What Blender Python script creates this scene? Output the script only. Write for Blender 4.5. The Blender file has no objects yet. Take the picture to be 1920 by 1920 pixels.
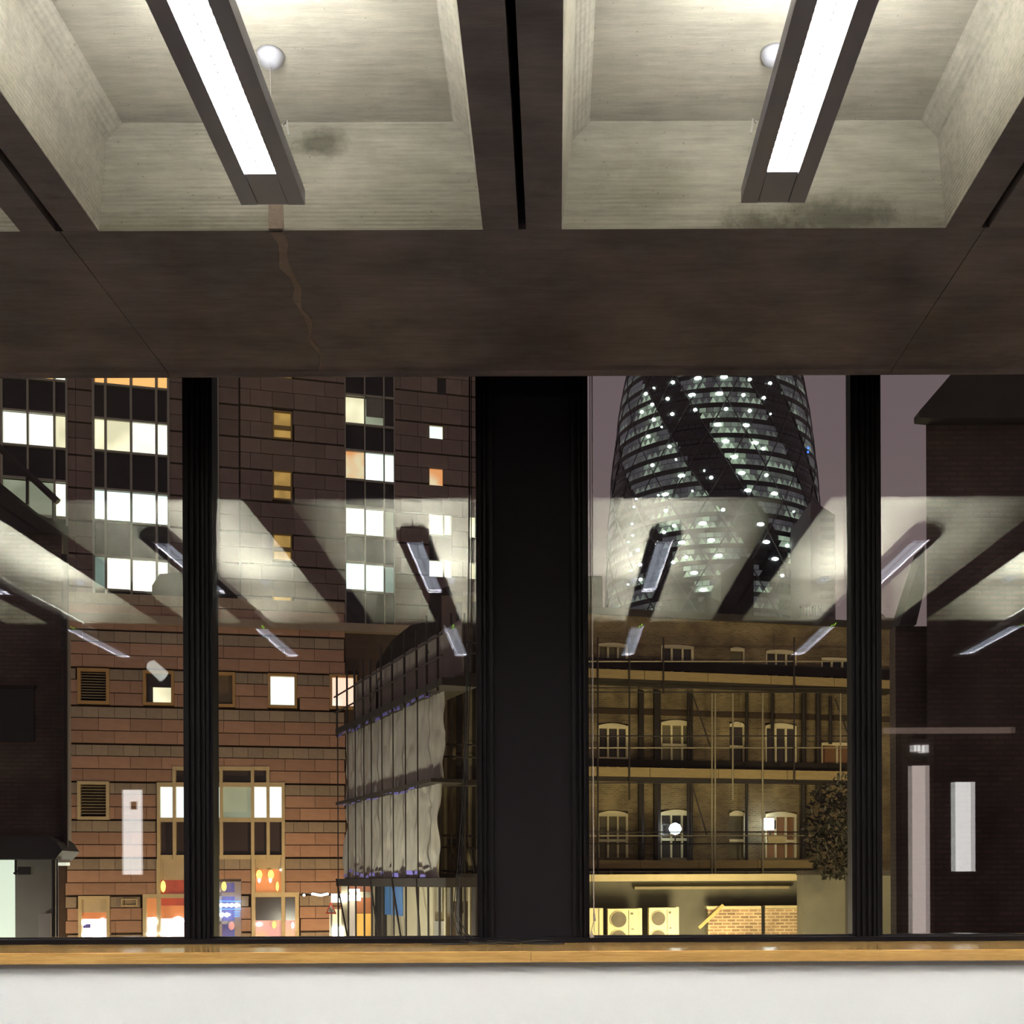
import bpy, bmesh, math, random
from mathutils import Vector, Matrix, noise
random.seed(7)
R = math.radians
scene = bpy.context.scene
C = scene.collection

# ------------------------------------------------------------------ camera
F = 2200.0                      # focal length in pixels of the 1920 px frame
VX, VY = 1044.0, 1650.0         # vanishing point of the room's long axis
EYE = 1.30
ROLL = 0.004
cam_d = bpy.data.cameras.new('camera')
cam = bpy.data.objects.new('camera', cam_d)
C.objects.link(cam)
cam_d.sensor_width = 36.0
cam_d.lens = 36.0 * F / 1920.0
cam_d.shift_x = -(VX - 960.0) / 1920.0
cam_d.shift_y = (VY - 960.0) / 1920.0
cam_d.clip_end = 2000
cam_d.clip_start = 0.05
cam.location = (0, 0, EYE)
cam.rotation_euler = (R(90), ROLL, 0)
scene.camera = cam

# ------------------------------------------------------------------ world, exposure
scene.view_settings.view_transform = 'Standard'
scene.view_settings.look = 'None'
scene.view_settings.gamma = 1.0
scene.view_settings.exposure = 0.0
scene.view_settings.use_curve_mapping = False
scene.cycles.max_bounces = 7
scene.cycles.diffuse_bounces = 3
scene.cycles.glossy_bounces = 4
scene.cycles.transparent_max_bounces = 16
scene.cycles.sample_clamp_indirect = 0.0

w = bpy.data.worlds.new('night_sky')
scene.world = w
w.use_nodes = True
nt = w.node_tree
bg = nt.nodes['Background']
tc = nt.nodes.new('ShaderNodeTexCoord')
sp = nt.nodes.new('ShaderNodeSeparateXYZ')
nt.links.new(tc.outputs['Generated'], sp.inputs[0])
rp = nt.nodes.new('ShaderNodeValToRGB')
rp.color_ramp.elements[0].position = 0.0
rp.color_ramp.elements[0].color = (0.21, 0.150, 0.135, 1)
rp.color_ramp.elements[1].position = 0.5
rp.color_ramp.elements[1].color = (0.150, 0.105, 0.128, 1)
nt.links.new(sp.outputs['Z'], rp.inputs[0])
nt.links.new(rp.outputs[0], bg.inputs['Color'])
bg.inputs['Strength'].default_value = 1.14

STREET = -3.0


def lamp(name, loc, power, col, radius=0.5):
    d = bpy.data.lights.new(name, 'POINT')
    d.energy = power
    d.color = col
    d.shadow_soft_size = radius
    o = bpy.data.objects.new(name, d)
    o.location = loc
    C.objects.link(o)
    return o


SODIUM = (1.0, 0.52, 0.18)
lamp('street_and_fill_light', (-8.6, 44.2, -1.4), 2000, (1.0, 0.62, 0.32), 0.2)
lamp('street_and_fill_light', (-20.0, 43.5, -1.4), 420, (1.0, 0.68, 0.38), 0.3)
lamp('street_and_fill_light', (4.5, 35.0, -1.6), 2700, (1.0, 0.79, 0.43), 1.0)
lamp('street_and_fill_light', (13.0, 34.5, 3.0), 1100, (1.0, 0.77, 0.40), 0.4)
lamp('street_and_fill_light', (-8.3, 31.0, -1.4), 1500, (1.0, 0.91, 0.74), 0.4)
lamp('street_and_fill_light', (-11.8, 27.0, 2.6), 1500, (1.0, 0.90, 0.72), 0.4)
lamp('shutter_fill', (-10.7, 19.3, -0.3), 90, (1.0, 0.93, 0.75), 0.2)  # unseen light added to brighten the shop shutter
lamp('street_and_fill_light', (-2.4, 26.0, -1.3), 700, (1.0, 0.80, 0.50), 0.3)  # unseen fill added to bring up the brown return wall


# ------------------------------------------------------------------ pixel -> place
def ray(px, py):
    ax, ay = px - VX, py - VY
    return ((ax - ROLL * ay) / F, 1.0, -(ay + ROLL * ax) / F)


def U(px, py, d):
    r = ray(px, py)
    return Vector((r[0] * d, d, EYE + r[2] * d))


# ------------------------------------------------------------------ materials
MATS = {}


def _nodes(name):
    m = bpy.data.materials.new(name)
    m.use_nodes = True
    return m, m.node_tree, m.node_tree.nodes['Principled BSDF']


def pm(name, c1, c2=None, scale=4.0, stretch=(1, 1, 1), rough=0.6, bump=0.0, bscale=None,
       metal=0.0, spec=0.5, rnd=0.0, detail=6.0, c3=None):
    """principled surface: two colours mixed by stretched noise, fine relief, per-piece variation"""
    if name in MATS:
        return MATS[name]
    m, t, b = _nodes(name)
    L = t.links.new
    c2 = c2 or tuple(min(1, v * 0.8) for v in c1)
    tcn = t.nodes.new('ShaderNodeTexCoord')
    mp = t.nodes.new('ShaderNodeMapping')
    mp.inputs['Scale'].default_value = stretch
    L(tcn.outputs['Object'], mp.inputs[0])
    n1 = t.nodes.new('ShaderNodeTexNoise')
    n1.inputs['Scale'].default_value = scale
    n1.inputs['Detail'].default_value = detail
    n1.inputs['Roughness'].default_value = 0.62
    L(mp.outputs[0], n1.inputs['Vector'])
    rmp = t.nodes.new('ShaderNodeValToRGB')
    rmp.color_ramp.elements[0].position = 0.34
    rmp.color_ramp.elements[0].color = (*c1, 1)
    rmp.color_ramp.elements[1].position = 0.68
    rmp.color_ramp.elements[1].color = (*c2, 1)
    L(n1.outputs['Fac'], rmp.inputs[0])
    col = rmp.outputs[0]
    if c3:
        n3 = t.nodes.new('ShaderNodeTexNoise')
        n3.inputs['Scale'].default_value = scale * 0.3
        n3.inputs['Detail'].default_value = 8
        L(mp.outputs[0], n3.inputs['Vector'])
        r3 = t.nodes.new('ShaderNodeValToRGB')
        r3.color_ramp.elements[0].position = 0.52
        r3.color_ramp.elements[0].color = (0, 0, 0, 1)
        r3.color_ramp.elements[1].position = 0.72
        r3.color_ramp.elements[1].color = (1, 1, 1, 1)
        L(n3.outputs['Fac'], r3.inputs[0])
        mx3 = t.nodes.new('ShaderNodeMixRGB')
        L(r3.outputs[0], mx3.inputs[0])
        L(col, mx3.inputs[1])
        mx3.inputs[2].default_value = (*c3, 1)
        col = mx3.outputs[0]
    if rnd > 0:
        oi = t.nodes.new('ShaderNodeObjectInfo')
        hv = t.nodes.new('ShaderNodeHueSaturation')
        mr = t.nodes.new('ShaderNodeMapRange')
        mr.inputs['To Min'].default_value = 1 - rnd
        mr.inputs['To Max'].default_value = 1 + rnd
        L(oi.outputs['Random'], mr.inputs['Value'])
        L(mr.outputs[0], hv.inputs['Value'])
        L(col, hv.inputs['Color'])
        col = hv.outputs[0]
    L(col, b.inputs['Base Color'])
    b.inputs['Roughness'].default_value = rough
    b.inputs['Metallic'].default_value = metal
    b.inputs['Specular IOR Level'].default_value = spec
    if bump > 0:
        bp = t.nodes.new('ShaderNodeBump')
        bp.inputs['Strength'].default_value = bump
        bp.inputs['Distance'].default_value = 0.02
        n2 = t.nodes.new('ShaderNodeTexNoise')
        n2.inputs['Scale'].default_value = bscale or scale * 6
        n2.inputs['Detail'].default_value = 5
        L(mp.outputs[0], n2.inputs['Vector'])
        L(n2.outputs['Fac'], bp.inputs['Height'])
        L(bp.outputs[0], b.inputs['Normal'])
    MATS[name] = m
    return m


def em(name, col, strength, var=0.0, scale=0.8, col2=None):
    """something that gives off light (lamp, lit window); var mixes in furniture-like patches"""
    if name in MATS:
        return MATS[name]
    m, t, b = _nodes(name)
    L = t.links.new
    b.inputs['Base Color'].default_value = (*[v * 0.5 for v in col], 1)
    b.inputs['Roughness'].default_value = 0.4
    b.inputs['Emission Color'].default_value = (*col, 1)
    b.inputs['Emission Strength'].default_value = strength
    if strength < 3:
        m.cycles.emission_sampling = 'NONE'
    if var > 0:
        tcn = t.nodes.new('ShaderNodeTexCoord')
        oi = t.nodes.new('ShaderNodeObjectInfo')
        ad = t.nodes.new('ShaderNodeVectorMath')
        mul = t.nodes.new('ShaderNodeMath')
        mul.operation = 'MULTIPLY'
        mul.inputs[1].default_value = 37.0
        L(oi.outputs['Random'], mul.inputs[0])
        L(tcn.outputs['Object'], ad.inputs[0])
        L(mul.outputs[0], ad.inputs[1])
        n = t.nodes.new('ShaderNodeTexNoise')
        n.inputs['Scale'].default_value = scale
        n.inputs['Detail'].default_value = 1.5
        L(ad.outputs[0], n.inputs['Vector'])
        r = t.nodes.new('ShaderNodeValToRGB')
        r.color_ramp.elements[0].position = 0.40
        r.color_ramp.elements[0].color = (*(col2 or [v * (1 - var) for v in col]), 1)
        r.color_ramp.elements[1].position = 0.60
        r.color_ramp.elements[1].color = (*col, 1)
        L(n.outputs['Fac'], r.inputs[0])
        L(r.outputs[0], b.inputs['Emission Color'])
    MATS[name] = m
    return m


def concrete(name, light, dark, stain, marks=0.0, spots=()):
    """board-marked cast concrete"""
    m, t, b = _nodes(name)
    L = t.links.new
    tcn = t.nodes.new('ShaderNodeTexCoord')
    def nz(sc, st, det=8, rough=0.6):
        mp = t.nodes.new('ShaderNodeMapping')
        mp.inputs['Scale'].default_value = st
        L(tcn.outputs['Object'], mp.inputs[0])
        n = t.nodes.new('ShaderNodeTexNoise')
        n.inputs['Scale'].default_value = sc
        n.inputs['Detail'].default_value = det
        n.inputs['Roughness'].default_value = rough
        L(mp.outputs[0], n.inputs['Vector'])
        return n
    n1 = nz(2.2, (1.0, 1.4, 2.0))
    n2 = nz(9.0, (0.5, 4.0, 6.0), 10, 0.7)
    n3 = nz(1.1, (1, 1, 1), 10, 0.7)
    r1 = t.nodes.new('ShaderNodeValToRGB')
    r1.color_ramp.elements[0].position = 0.32
    r1.color_ramp.elements[0].color = (*dark, 1)
    r1.color_ramp.elements[1].position = 0.66
    r1.color_ramp.elements[1].color = (*light, 1)
    L(n1.outputs['Fac'], r1.inputs[0])
    r2 = t.nodes.new('ShaderNodeValToRGB')
    r2.color_ramp.elements[0].position = 0.35
    r2.color_ramp.elements[0].color = (0.72, 0.72, 0.72, 1)
    r2.color_ramp.elements[1].position = 0.6
    r2.color_ramp.elements[1].color = (1, 1, 1, 1)
    L(n2.outputs['Fac'], r2.inputs[0])
    mx = t.nodes.new('ShaderNodeMixRGB')
    mx.blend_type = 'MULTIPLY'
    mx.inputs[0].default_value = 0.75
    L(r1.outputs[0], mx.inputs[1])
    L(r2.outputs[0], mx.inputs[2])
    r3 = t.nodes.new('ShaderNodeValToRGB')
    r3.color_ramp.elements[0].position = 0.56
    r3.color_ramp.elements[0].color = (0, 0, 0, 1)
    r3.color_ramp.elements[1].position = 0.74
    r3.color_ramp.elements[1].color = (1, 1, 1, 1)
    L(n3.outputs['Fac'], r3.inputs[0])
    mx2 = t.nodes.new('ShaderNodeMixRGB')
    L(r3.outputs[0], mx2.inputs[0])
    L(mx.outputs[0], mx2.inputs[1])
    mx2.inputs[2].default_value = (*stain, 1)
    # small blow-holes
    vo = t.nodes.new('ShaderNodeTexVoronoi')
    vo.inputs['Scale'].default_value = 26.0
    L(tcn.outputs['Object'], vo.inputs['Vector'])
    rv = t.nodes.new('ShaderNodeValToRGB')
    rv.color_ramp.elements[0].position = 0.035
    rv.color_ramp.elements[0].color = (0.35, 0.33, 0.3, 1)
    rv.color_ramp.elements[1].position = 0.07
    rv.color_ramp.elements[1].color = (1, 1, 1, 1)
    L(vo.outputs['Distance'], rv.inputs[0])
    mx3 = t.nodes.new('ShaderNodeMixRGB')
    mx3.blend_type = 'MULTIPLY'
    mx3.inputs[0].default_value = 0.8
    L(mx2.outputs[0], mx3.inputs[1])
    L(rv.outputs[0], mx3.inputs[2])
    col = mx3.outputs[0]
    for (sx, sy, sz, rx, rz, dk) in spots:      # damp patches
        mp = t.nodes.new('ShaderNodeMapping')
        mp.inputs['Location'].default_value = (-sx / rx, -sy / 0.3, -sz / rz)
        mp.inputs['Scale'].default_value = (1 / rx, 1 / 0.3, 1 / rz)
        L(tcn.outputs['Object'], mp.inputs[0])
        nn = nz(5.0, (1, 1, 1), 10, 0.75)
        vl = t.nodes.new('ShaderNodeVectorMath')
        vl.operation = 'LENGTH'
        L(mp.outputs[0], vl.inputs[0])
        sm = t.nodes.new('ShaderNodeMath')
        sm.operation = 'MULTIPLY_ADD'
        sm.inputs[1].default_value = 2.6
        L(nn.outputs['Fac'], sm.inputs[0])
        L(vl.outputs['Value'], sm.inputs[2])
        rs = t.nodes.new('ShaderNodeValToRGB')
        rs.color_ramp.elements[0].position = 0.48
        rs.color_ramp.elements[0].color = (dk, dk, dk * .95, 1)
        rs.color_ramp.elements[1].position = 0.72
        rs.color_ramp.elements[1].color = (1, 1, 1, 1)
        hf = t.nodes.new('ShaderNodeMath')
        hf.operation = 'MULTIPLY'
        hf.inputs[1].default_value = 0.28
        L(sm.outputs[0], hf.inputs[0])
        L(hf.outputs[0], rs.inputs[0])
        mq = t.nodes.new('ShaderNodeMixRGB')
        mq.blend_type = 'MULTIPLY'
        mq.inputs[0].default_value = 1.0
        L(col, mq.inputs[1])
        L(rs.outputs[0], mq.inputs[2])
        col = mq.outputs[0]
    L(col, b.inputs['Base Color'])
    b.inputs['Roughness'].default_value = 0.85
    b.inputs['Specular IOR Level'].default_value = 0.25
    bp = t.nodes.new('ShaderNodeBump')
    bp.inputs['Strength'].default_value = 0.35
    bp.inputs['Distance'].default_value = 0.01
    h = n2.outputs['Fac']
    if marks > 0:
        wv = t.nodes.new('ShaderNodeTexWave')
        wv.wave_type = 'BANDS'
        wv.bands_direction = 'Z'
        wv.inputs['Scale'].default_value = 24.0
        wv.inputs['Distortion'].default_value = 0.6
        wv.inputs['Detail'].default_value = 2.0
        L(tcn.outputs['Object'], wv.inputs['Vector'])
        ma = t.nodes.new('ShaderNodeMath')
        ma.operation = 'MULTIPLY_ADD'
        ma.inputs[1].default_value = marks
        L(wv.outputs['Fac'], ma.inputs[0])
        L(n2.outputs['Fac'], ma.inputs[2])
        h = ma.outputs[0]
    L(h, bp.inputs['Height'])
    L(bp.outputs[0], b.inputs['Normal'])
    MATS[name] = m
    return m


def glass_mat():
    m = bpy.data.materials.new('window_glass')
    m.use_nodes = True
    t = m.node_tree
    L = t.links.new
    for n in list(t.nodes):
        t.nodes.remove(n)
    out = t.nodes.new('ShaderNodeOutputMaterial')
    tr = t.nodes.new('ShaderNodeBsdfTransparent')
    tr.inputs[0].default_value = (0.965, 0.98, 0.97, 1)
    gl = t.nodes.new('ShaderNodeBsdfGlossy')
    gl.inputs['Roughness'].default_value = 0.0
    gl.inputs['Color'].default_value = (1, 1, 1, 1)
    lw = t.nodes.new('ShaderNodeLayerWeight')
    lw.inputs['Blend'].default_value = 0.5
    pw = t.nodes.new('ShaderNodeMath')
    pw.operation = 'POWER'
    pw.inputs[1].default_value = 5.0
    L(lw.outputs['Facing'], pw.inputs[0])
    ma = t.nodes.new('ShaderNodeMath')
    ma.operation = 'MULTIPLY_ADD'
    ma.inputs[1].default_value = 0.95
    ma.inputs[2].default_value = 0.045
    L(pw.outputs[0], ma.inputs[0])
    mx = t.nodes.new('ShaderNodeMixShader')
    L(ma.outputs[0], mx.inputs[0])
    L(tr.outputs[0], mx.inputs[1])
    L(gl.outputs[0], mx.inputs[2])
    L(mx.outputs[0], out.inputs[0])
    MATS['glass'] = m
    return m


def brick_mat(name, c1, c2, mortar, sx=0.225, sz=0.075, bump=0.4, joint=0.016):
    m, t, b = _nodes(name)
    L = t.links.new
    tcn = t.nodes.new('ShaderNodeTexCoord')
    sep = t.nodes.new('ShaderNodeSeparateXYZ')
    cmb = t.nodes.new('ShaderNodeCombineXYZ')
    add = t.nodes.new('ShaderNodeMath')
    L(tcn.outputs['Object'], sep.inputs[0])
    L(sep.outputs['X'], add.inputs[0])
    L(sep.outputs['Y'], add.inputs[1])
    L(add.outputs[0], cmb.inputs['X'])
    L(sep.outputs['Z'], cmb.inputs['Y'])
    br = t.nodes.new('ShaderNodeTexBrick')
    br.inputs['Scale'].default_value = 1.0
    br.inputs['Brick Width'].default_value = sx
    br.inputs['Row Height'].default_value = sz
    br.inputs['Mortar Size'].default_value = joint
    br.inputs['Color1'].default_value = (*c1, 1)
    br.inputs['Color2'].default_value = (*c2, 1)
    br.inputs['Mortar'].default_value = (*mortar, 1)
    L(cmb.outputs[0], br.inputs['Vector'])
    n = t.nodes.new('ShaderNodeTexNoise')
    n.inputs['Scale'].default_value = 0.9
    n.inputs['Detail'].default_value = 6
    L(tcn.outputs['Object'], n.inputs['Vector'])
    r = t.nodes.new('ShaderNodeValToRGB')
    r.color_ramp.elements[0].position = 0.35
    r.color_ramp.elements[0].color = (0.55, 0.52, 0.5, 1)
    r.color_ramp.elements[1].position = 0.65
    r.color_ramp.elements[1].color = (1.1, 1.08, 1.0, 1)
    L(n.outputs['Fac'], r.inputs[0])
    mx = t.nodes.new('ShaderNodeMixRGB')
    mx.blend_type = 'MULTIPLY'
    mx.inputs[0].default_value = 1.0
    L(br.outputs['Color'], mx.inputs[1])
    L(r.outputs[0], mx.inputs[2])
    L(mx.outputs[0], b.inputs['Base Color'])
    b.inputs['Roughness'].default_value = 0.9
    bp = t.nodes.new('ShaderNodeBump')
    bp.inputs['Strength'].default_value = bump
    bp.inputs['Distance'].default_value = 0.02
    L(br.outputs['Fac'], bp.inputs['Height'])
    bp.invert = True
    L(bp.outputs[0], b.inputs['Normal'])
    MATS[name] = m
    return m


def wood_mat(name, c1, c2, rough):
    m, t, b = _nodes(name)
    L = t.links.new
    tcn = t.nodes.new('ShaderNodeTexCoord')
    mp = t.nodes.new('ShaderNodeMapping')
    mp.inputs['Scale'].default_value = (1.2, 9.0, 22.0)
    L(tcn.outputs['Object'], mp.inputs[0])
    n = t.nodes.new('ShaderNodeTexNoise')
    n.inputs['Scale'].default_value = 3.0
    n.inputs['Detail'].default_value = 8
    n.inputs['Distortion'].default_value = 1.2
    L(mp.outputs[0], n.inputs['Vector'])
    n2 = t.nodes.new('ShaderNodeTexNoise')
    n2.inputs['Scale'].default_value = 16.0
    n2.inputs['Detail'].default_value = 3
    L(mp.outputs[0], n2.inputs['Vector'])
    mixf = t.nodes.new('ShaderNodeMath')
    mixf.operation = 'MULTIPLY_ADD'
    mixf.inputs[1].default_value = 0.35
    L(n2.outputs['Fac'], mixf.inputs[0])
    sc = t.nodes.new('ShaderNodeMath')
    sc.operation = 'MULTIPLY'
    sc.inputs[1].default_value = 0.65
    L(n.outputs['Fac'], sc.inputs[0])
    L(sc.outputs[0], mixf.inputs[2])
    r = t.nodes.new('ShaderNodeValToRGB')
    r.color_ramp.elements[0].position = 0.38
    r.color_ramp.elements[0].color = (*c2, 1)
    r.color_ramp.elements[1].position = 0.60
    r.color_ramp.elements[1].color = (*c1, 1)
    L(mixf.outputs[0], r.inputs[0])
    L(r.outputs[0], b.inputs['Base Color'])
    b.inputs['Roughness'].default_value = rough
    MATS[name] = m
    return m


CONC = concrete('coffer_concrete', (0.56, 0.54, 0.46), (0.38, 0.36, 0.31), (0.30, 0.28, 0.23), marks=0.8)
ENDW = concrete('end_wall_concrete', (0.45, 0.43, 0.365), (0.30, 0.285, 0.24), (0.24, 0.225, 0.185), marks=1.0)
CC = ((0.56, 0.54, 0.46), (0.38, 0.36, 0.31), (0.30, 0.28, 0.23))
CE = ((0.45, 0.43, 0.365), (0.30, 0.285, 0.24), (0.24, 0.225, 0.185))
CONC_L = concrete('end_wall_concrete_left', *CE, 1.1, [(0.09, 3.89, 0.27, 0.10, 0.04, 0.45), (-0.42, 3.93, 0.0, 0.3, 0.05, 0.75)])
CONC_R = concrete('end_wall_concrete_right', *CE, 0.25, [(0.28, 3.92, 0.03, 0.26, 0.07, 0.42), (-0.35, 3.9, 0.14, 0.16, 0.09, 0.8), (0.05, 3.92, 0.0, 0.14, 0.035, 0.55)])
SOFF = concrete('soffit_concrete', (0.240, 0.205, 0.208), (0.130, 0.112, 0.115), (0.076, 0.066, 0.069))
GLASS = glass_mat()
OAK = wood_mat('oak', (0.58, 0.36, 0.125), (0.43, 0.25, 0.08), 0.16)
WHITE = pm('white_paint', (0.79, 0.82, 0.82), (0.76, 0.79, 0.79), 1.5, rough=0.55, bump=0.03)
BLACK = pm('black_frame', (0.0085, 0.007, 0.0085), (0.0105, 0.009, 0.0105), 3, rough=0.5, spec=0.12)
PIER = pm('black_pier', (0.012, 0.0098, 0.0125), (0.014, 0.0115, 0.014), 2, rough=0.8, spec=0.12)
GREYMET = pm('lamp_body', (0.22, 0.21, 0.252), (0.20, 0.192, 0.232), 2, rough=0.45, spec=0.4)
LOUVRE = pm('louvre_blade_shaded', (0.012, 0.014, 0.019), (0.010, 0.012, 0.016), 6, rough=0.6, spec=0.08)
LOUVW = pm('louvre_blade_lit', (0.6, 0.6, 0.6), rough=0.5)
FLOORM = pm('floor_boards', (0.046, 0.040, 0.040), (0.036, 0.032, 0.032), 3, stretch=(1, 8, 1), rough=0.5)
DARKW = pm('back_wall', (0.14, 0.115, 0.105), (0.11, 0.09, 0.085), 1.2, rough=0.9, spec=0.1)
TUBE = em('lamp_tube', (1.0, 0.965, 0.95), 170.0)
UPLI = em('lamp_uplight', (1.0, 0.985, 0.90), 118.0)
STEEL = pm('wire_steel', (0.5, 0.5, 0.5), rough=0.4)
CEILW = pm('white_plastic', (0.40, 0.41, 0.47), (0.37, 0.38, 0.44), 4, rough=0.4)
CABLE = pm('black_cable', (0.008, 0.008, 0.008), rough=0.5)
CORD = pm('blind_cord', (0.42, 0.36, 0.30), rough=0.45)
LED = em('green_led', (0.4, 1.0, 0.02), 14.0)
MORTAR = pm('mortar', (0.30, 0.235, 0.19), (0.22, 0.17, 0.14), 9, rough=0.95, bump=0.5)

# exterior
TILEO = pm('orange_tile', (0.46, 0.28, 0.195), (0.39, 0.235, 0.165), 2.5, rough=0.7, bump=0.1, rnd=0.13)
TILEG = pm('grey_tile', (0.37, 0.30, 0.22), (0.31, 0.25, 0.19), 2.5, rough=0.75, bump=0.1, rnd=0.12)
JOINT = pm('dark_joint', (0.10, 0.07, 0.055), rough=0.95)
TILET = pm('tower_tile', (0.30, 0.23, 0.19), (0.25, 0.19, 0.16), 1.2, rough=0.7, bump=0.08, rnd=0.12)
CREAM = pm('cream_frame', (0.66, 0.55, 0.33), (0.58, 0.48, 0.28), 3, rough=0.5)
OCHRE = pm('ochre_frame', (0.52, 0.33, 0.13), (0.46, 0.28, 0.11), 3, rough=0.6)
MULL = pm('mullion_metal', (0.42, 0.42, 0.34), (0.36, 0.36, 0.29), 3, rough=0.5)
SPAN = pm('dark_spandrel', (0.016, 0.016, 0.021), (0.022, 0.022, 0.027), 1, rough=0.15, spec=0.4)
DGLASS = pm('dark_pane', (0.035, 0.032, 0.042), (0.055, 0.048, 0.058), 1, rough=0.12, spec=0.45)
LOUVM = pm('vent_slat', (0.34, 0.28, 0.17), (0.28, 0.23, 0.14), 3, rough=0.6)
VOID = pm('dark_void', (0.01, 0.009, 0.009), rough=0.95)
W_WHITE = em('pane_white', (1.0, 0.98, 0.86), 1.75, 0.22, 0.55)
W_COOL = em('pane_cool', (0.88, 1.0, 0.96), 1.7, 0.20, 0.5)
W_WARM = em('pane_warm', (1.0, 0.90, 0.62), 1.5, 0.35, 0.6)
W_ORNG = em('pane_orange', (1.0, 0.50, 0.17), 1.35, 0.0, 0.7)
W_ORN2 = em('pane_orange_deep', (1.0, 0.42, 0.16), 0.95, 0.5, 0.9, (1.0, 0.85, 0.55))
W_YELL = em('pane_yellow', (0.85, 0.50, 0.14), 0.62, 0.35, 1.2)
W_DIM = em('pane_dim', (0.62, 0.68, 0.50), 0.55, 0.4, 0.6)
W_TEAL = em('pane_teal', (0.42, 0.58, 0.50), 0.55, 0.3, 0.6)
W_BLIND = pm('roller_blind', (0.30, 0.30, 0.26), rough=0.8)


# ------------------------------------------------------------------ mesh builder
class MB:
    def __init__(s):
        s.v = []
        s.f = []

    def add(s, vs, fs):
        o = len(s.v)
        s.v += [tuple(p) for p in vs]
        s.f += [tuple(i + o for i in f) for f in fs]
        return s

    def box(s, x0, x1, y0, y1, z0, z1):
        vs = [(x0, y0, z0), (x1, y0, z0), (x1, y1, z0), (x0, y1, z0),
              (x0, y0, z1), (x1, y0, z1), (x1, y1, z1), (x0, y1, z1)]
        return s.add(vs, [(3, 2, 1, 0), (4, 5, 6, 7), (0, 1, 5, 4), (1, 2, 6, 5), (2, 3, 7, 6), (3, 0, 4, 7)])

    def prism(s, poly, axis, a, b):
        """extrude a 2D polygon along axis ('x','y','z') from a to b"""
        n = len(poly)
        def P(p, t):
            return {'x': (t, p[0], p[1]), 'y': (p[0], t, p[1]), 'z': (p[0], p[1], t)}[axis]
        vs = [P(p, a) for p in poly] + [P(p, b) for p in poly]
        fs = [tuple(range(n - 1, -1, -1)), tuple(range(n, 2 * n))]
        fs += [(i, (i + 1) % n, (i + 1) % n + n, i + n) for i in range(n)]
        return s.add(vs, fs)

    def tube(s, pts, r, n=6, r2=None):
        pts = [Vector(p) for p in pts]
        rings = []
        m = len(pts)
        for i, p in enumerate(pts):
            d = (pts[min(i + 1, m - 1)] - pts[max(i - 1, 0)]).normalized()
            a = Vector((0, 0, 1)) if abs(d.z) < 0.9 else Vector((1, 0, 0))
            e1 = d.cross(a).normalized()
            e2 = d.cross(e1).normalized()
            rr = r if r2 is None else r + (r2 - r) * i / max(1, m - 1)
            rings.append([p + e1 * rr * math.cos(2 * math.pi * k / n) + e2 * rr * math.sin(2 * math.pi * k / n) for k in range(n)])
        vs = [q for ring in rings for q in ring]
        fs = []
        for i in range(m - 1):
            for k in range(n):
                fs.append((i * n + k, i * n + (k + 1) % n, (i + 1) * n + (k + 1) % n, (i + 1) * n + k))
        fs.append(tuple(range(n - 1, -1, -1)))
        fs.append(tuple((m - 1) * n + k for k in range(n)))
        return s.add(vs, fs)

    def lathe(s, prof, c=(0, 0, 0), n=16):
        vs = []
        for (r, z) in prof:
            for k in range(n):
                a = 2 * math.pi * k / n
                vs.append((c[0] + r * math.cos(a), c[1] + r * math.sin(a), c[2] + z))
        fs = []
        for i in range(len(prof) - 1):
            for k in range(n):
                fs.append((i * n + k, i * n + (k + 1) % n, (i + 1) * n + (k + 1) % n, (i + 1) * n + k))
        fs.append(tuple(range(n - 1, -1, -1)))
        fs.append(tuple((len(prof) - 1) * n + k for k in range(n)))
        return s.add(vs, fs)

    def mesh(s, name, mat, smooth=False):
        me = bpy.data.meshes.new(name)
        me.from_pydata(s.v, [], s.f)
        bm = bmesh.new()
        bm.from_mesh(me)
        bmesh.ops.recalc_face_normals(bm, faces=bm.faces)
        bm.to_mesh(me)
        bm.free()
        if smooth:
            for p in me.polygons:
                p.use_smooth = True
        if mat:
            me.materials.append(mat)
        return me

    def build(s, name, mat, parent=None, smooth=False):
        return link(name, s.mesh(name, mat, smooth), parent)


def link(name, me, parent=None):
    o = bpy.data.objects.new(name, me)
    C.objects.link(o)
    if parent:
        o.parent = parent
    return o


def tag(o, label=None, cat=None, group=None, kind=None):
    if label:
        o['label'] = label
    if cat:
        o['category'] = cat
    if group:
        o['group'] = group
    if kind:
        o['kind'] = kind
    return o


def empty(name, loc=(0, 0, 0), rz=0.0):
    o = bpy.data.objects.new(name, None)
    o.empty_display_size = 0.2
    o.location = loc
    o.rotation_euler = (0, 0, rz)
    C.objects.link(o)
    return o


def copy_tree(o, parent=None):
    c = o.copy()
    C.objects.link(c)
    c.parent = parent
    for ch in list(o.children):
        copy_tree(ch, c)
    return c


UNIT = {}


def piece(name, mat, parent, x0, x1, y0, y1, z0, z1):
    """one brick / tile / slat: a shared unit box, scaled"""
    k = mat.name
    if k not in UNIT:
        UNIT[k] = MB().box(-.5, .5, -.5, .5, -.5, .5).mesh('piece_' + k, mat)
    o = link(name, UNIT[k], parent)
    o.location = ((x0 + x1) / 2, (y0 + y1) / 2, (z0 + z1) / 2)
    o.scale = (abs(x1 - x0), abs(y1 - y0), abs(z1 - z0))
    return o


# =================================================================== THE ROOM
H = 2.18
SZ = EYE + H                        # soffit height
Y_IN, Y_OUT = 3.931, 5.05           # edge beam
Y_BACK = 0.75                       # far end of the coffers
PITCH = 1.55
XC0 = -0.882
GRV = 0.026
BAYS = range(-3, 5)
YG = 5.33                           # glass plane
SILL = 1.02

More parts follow.
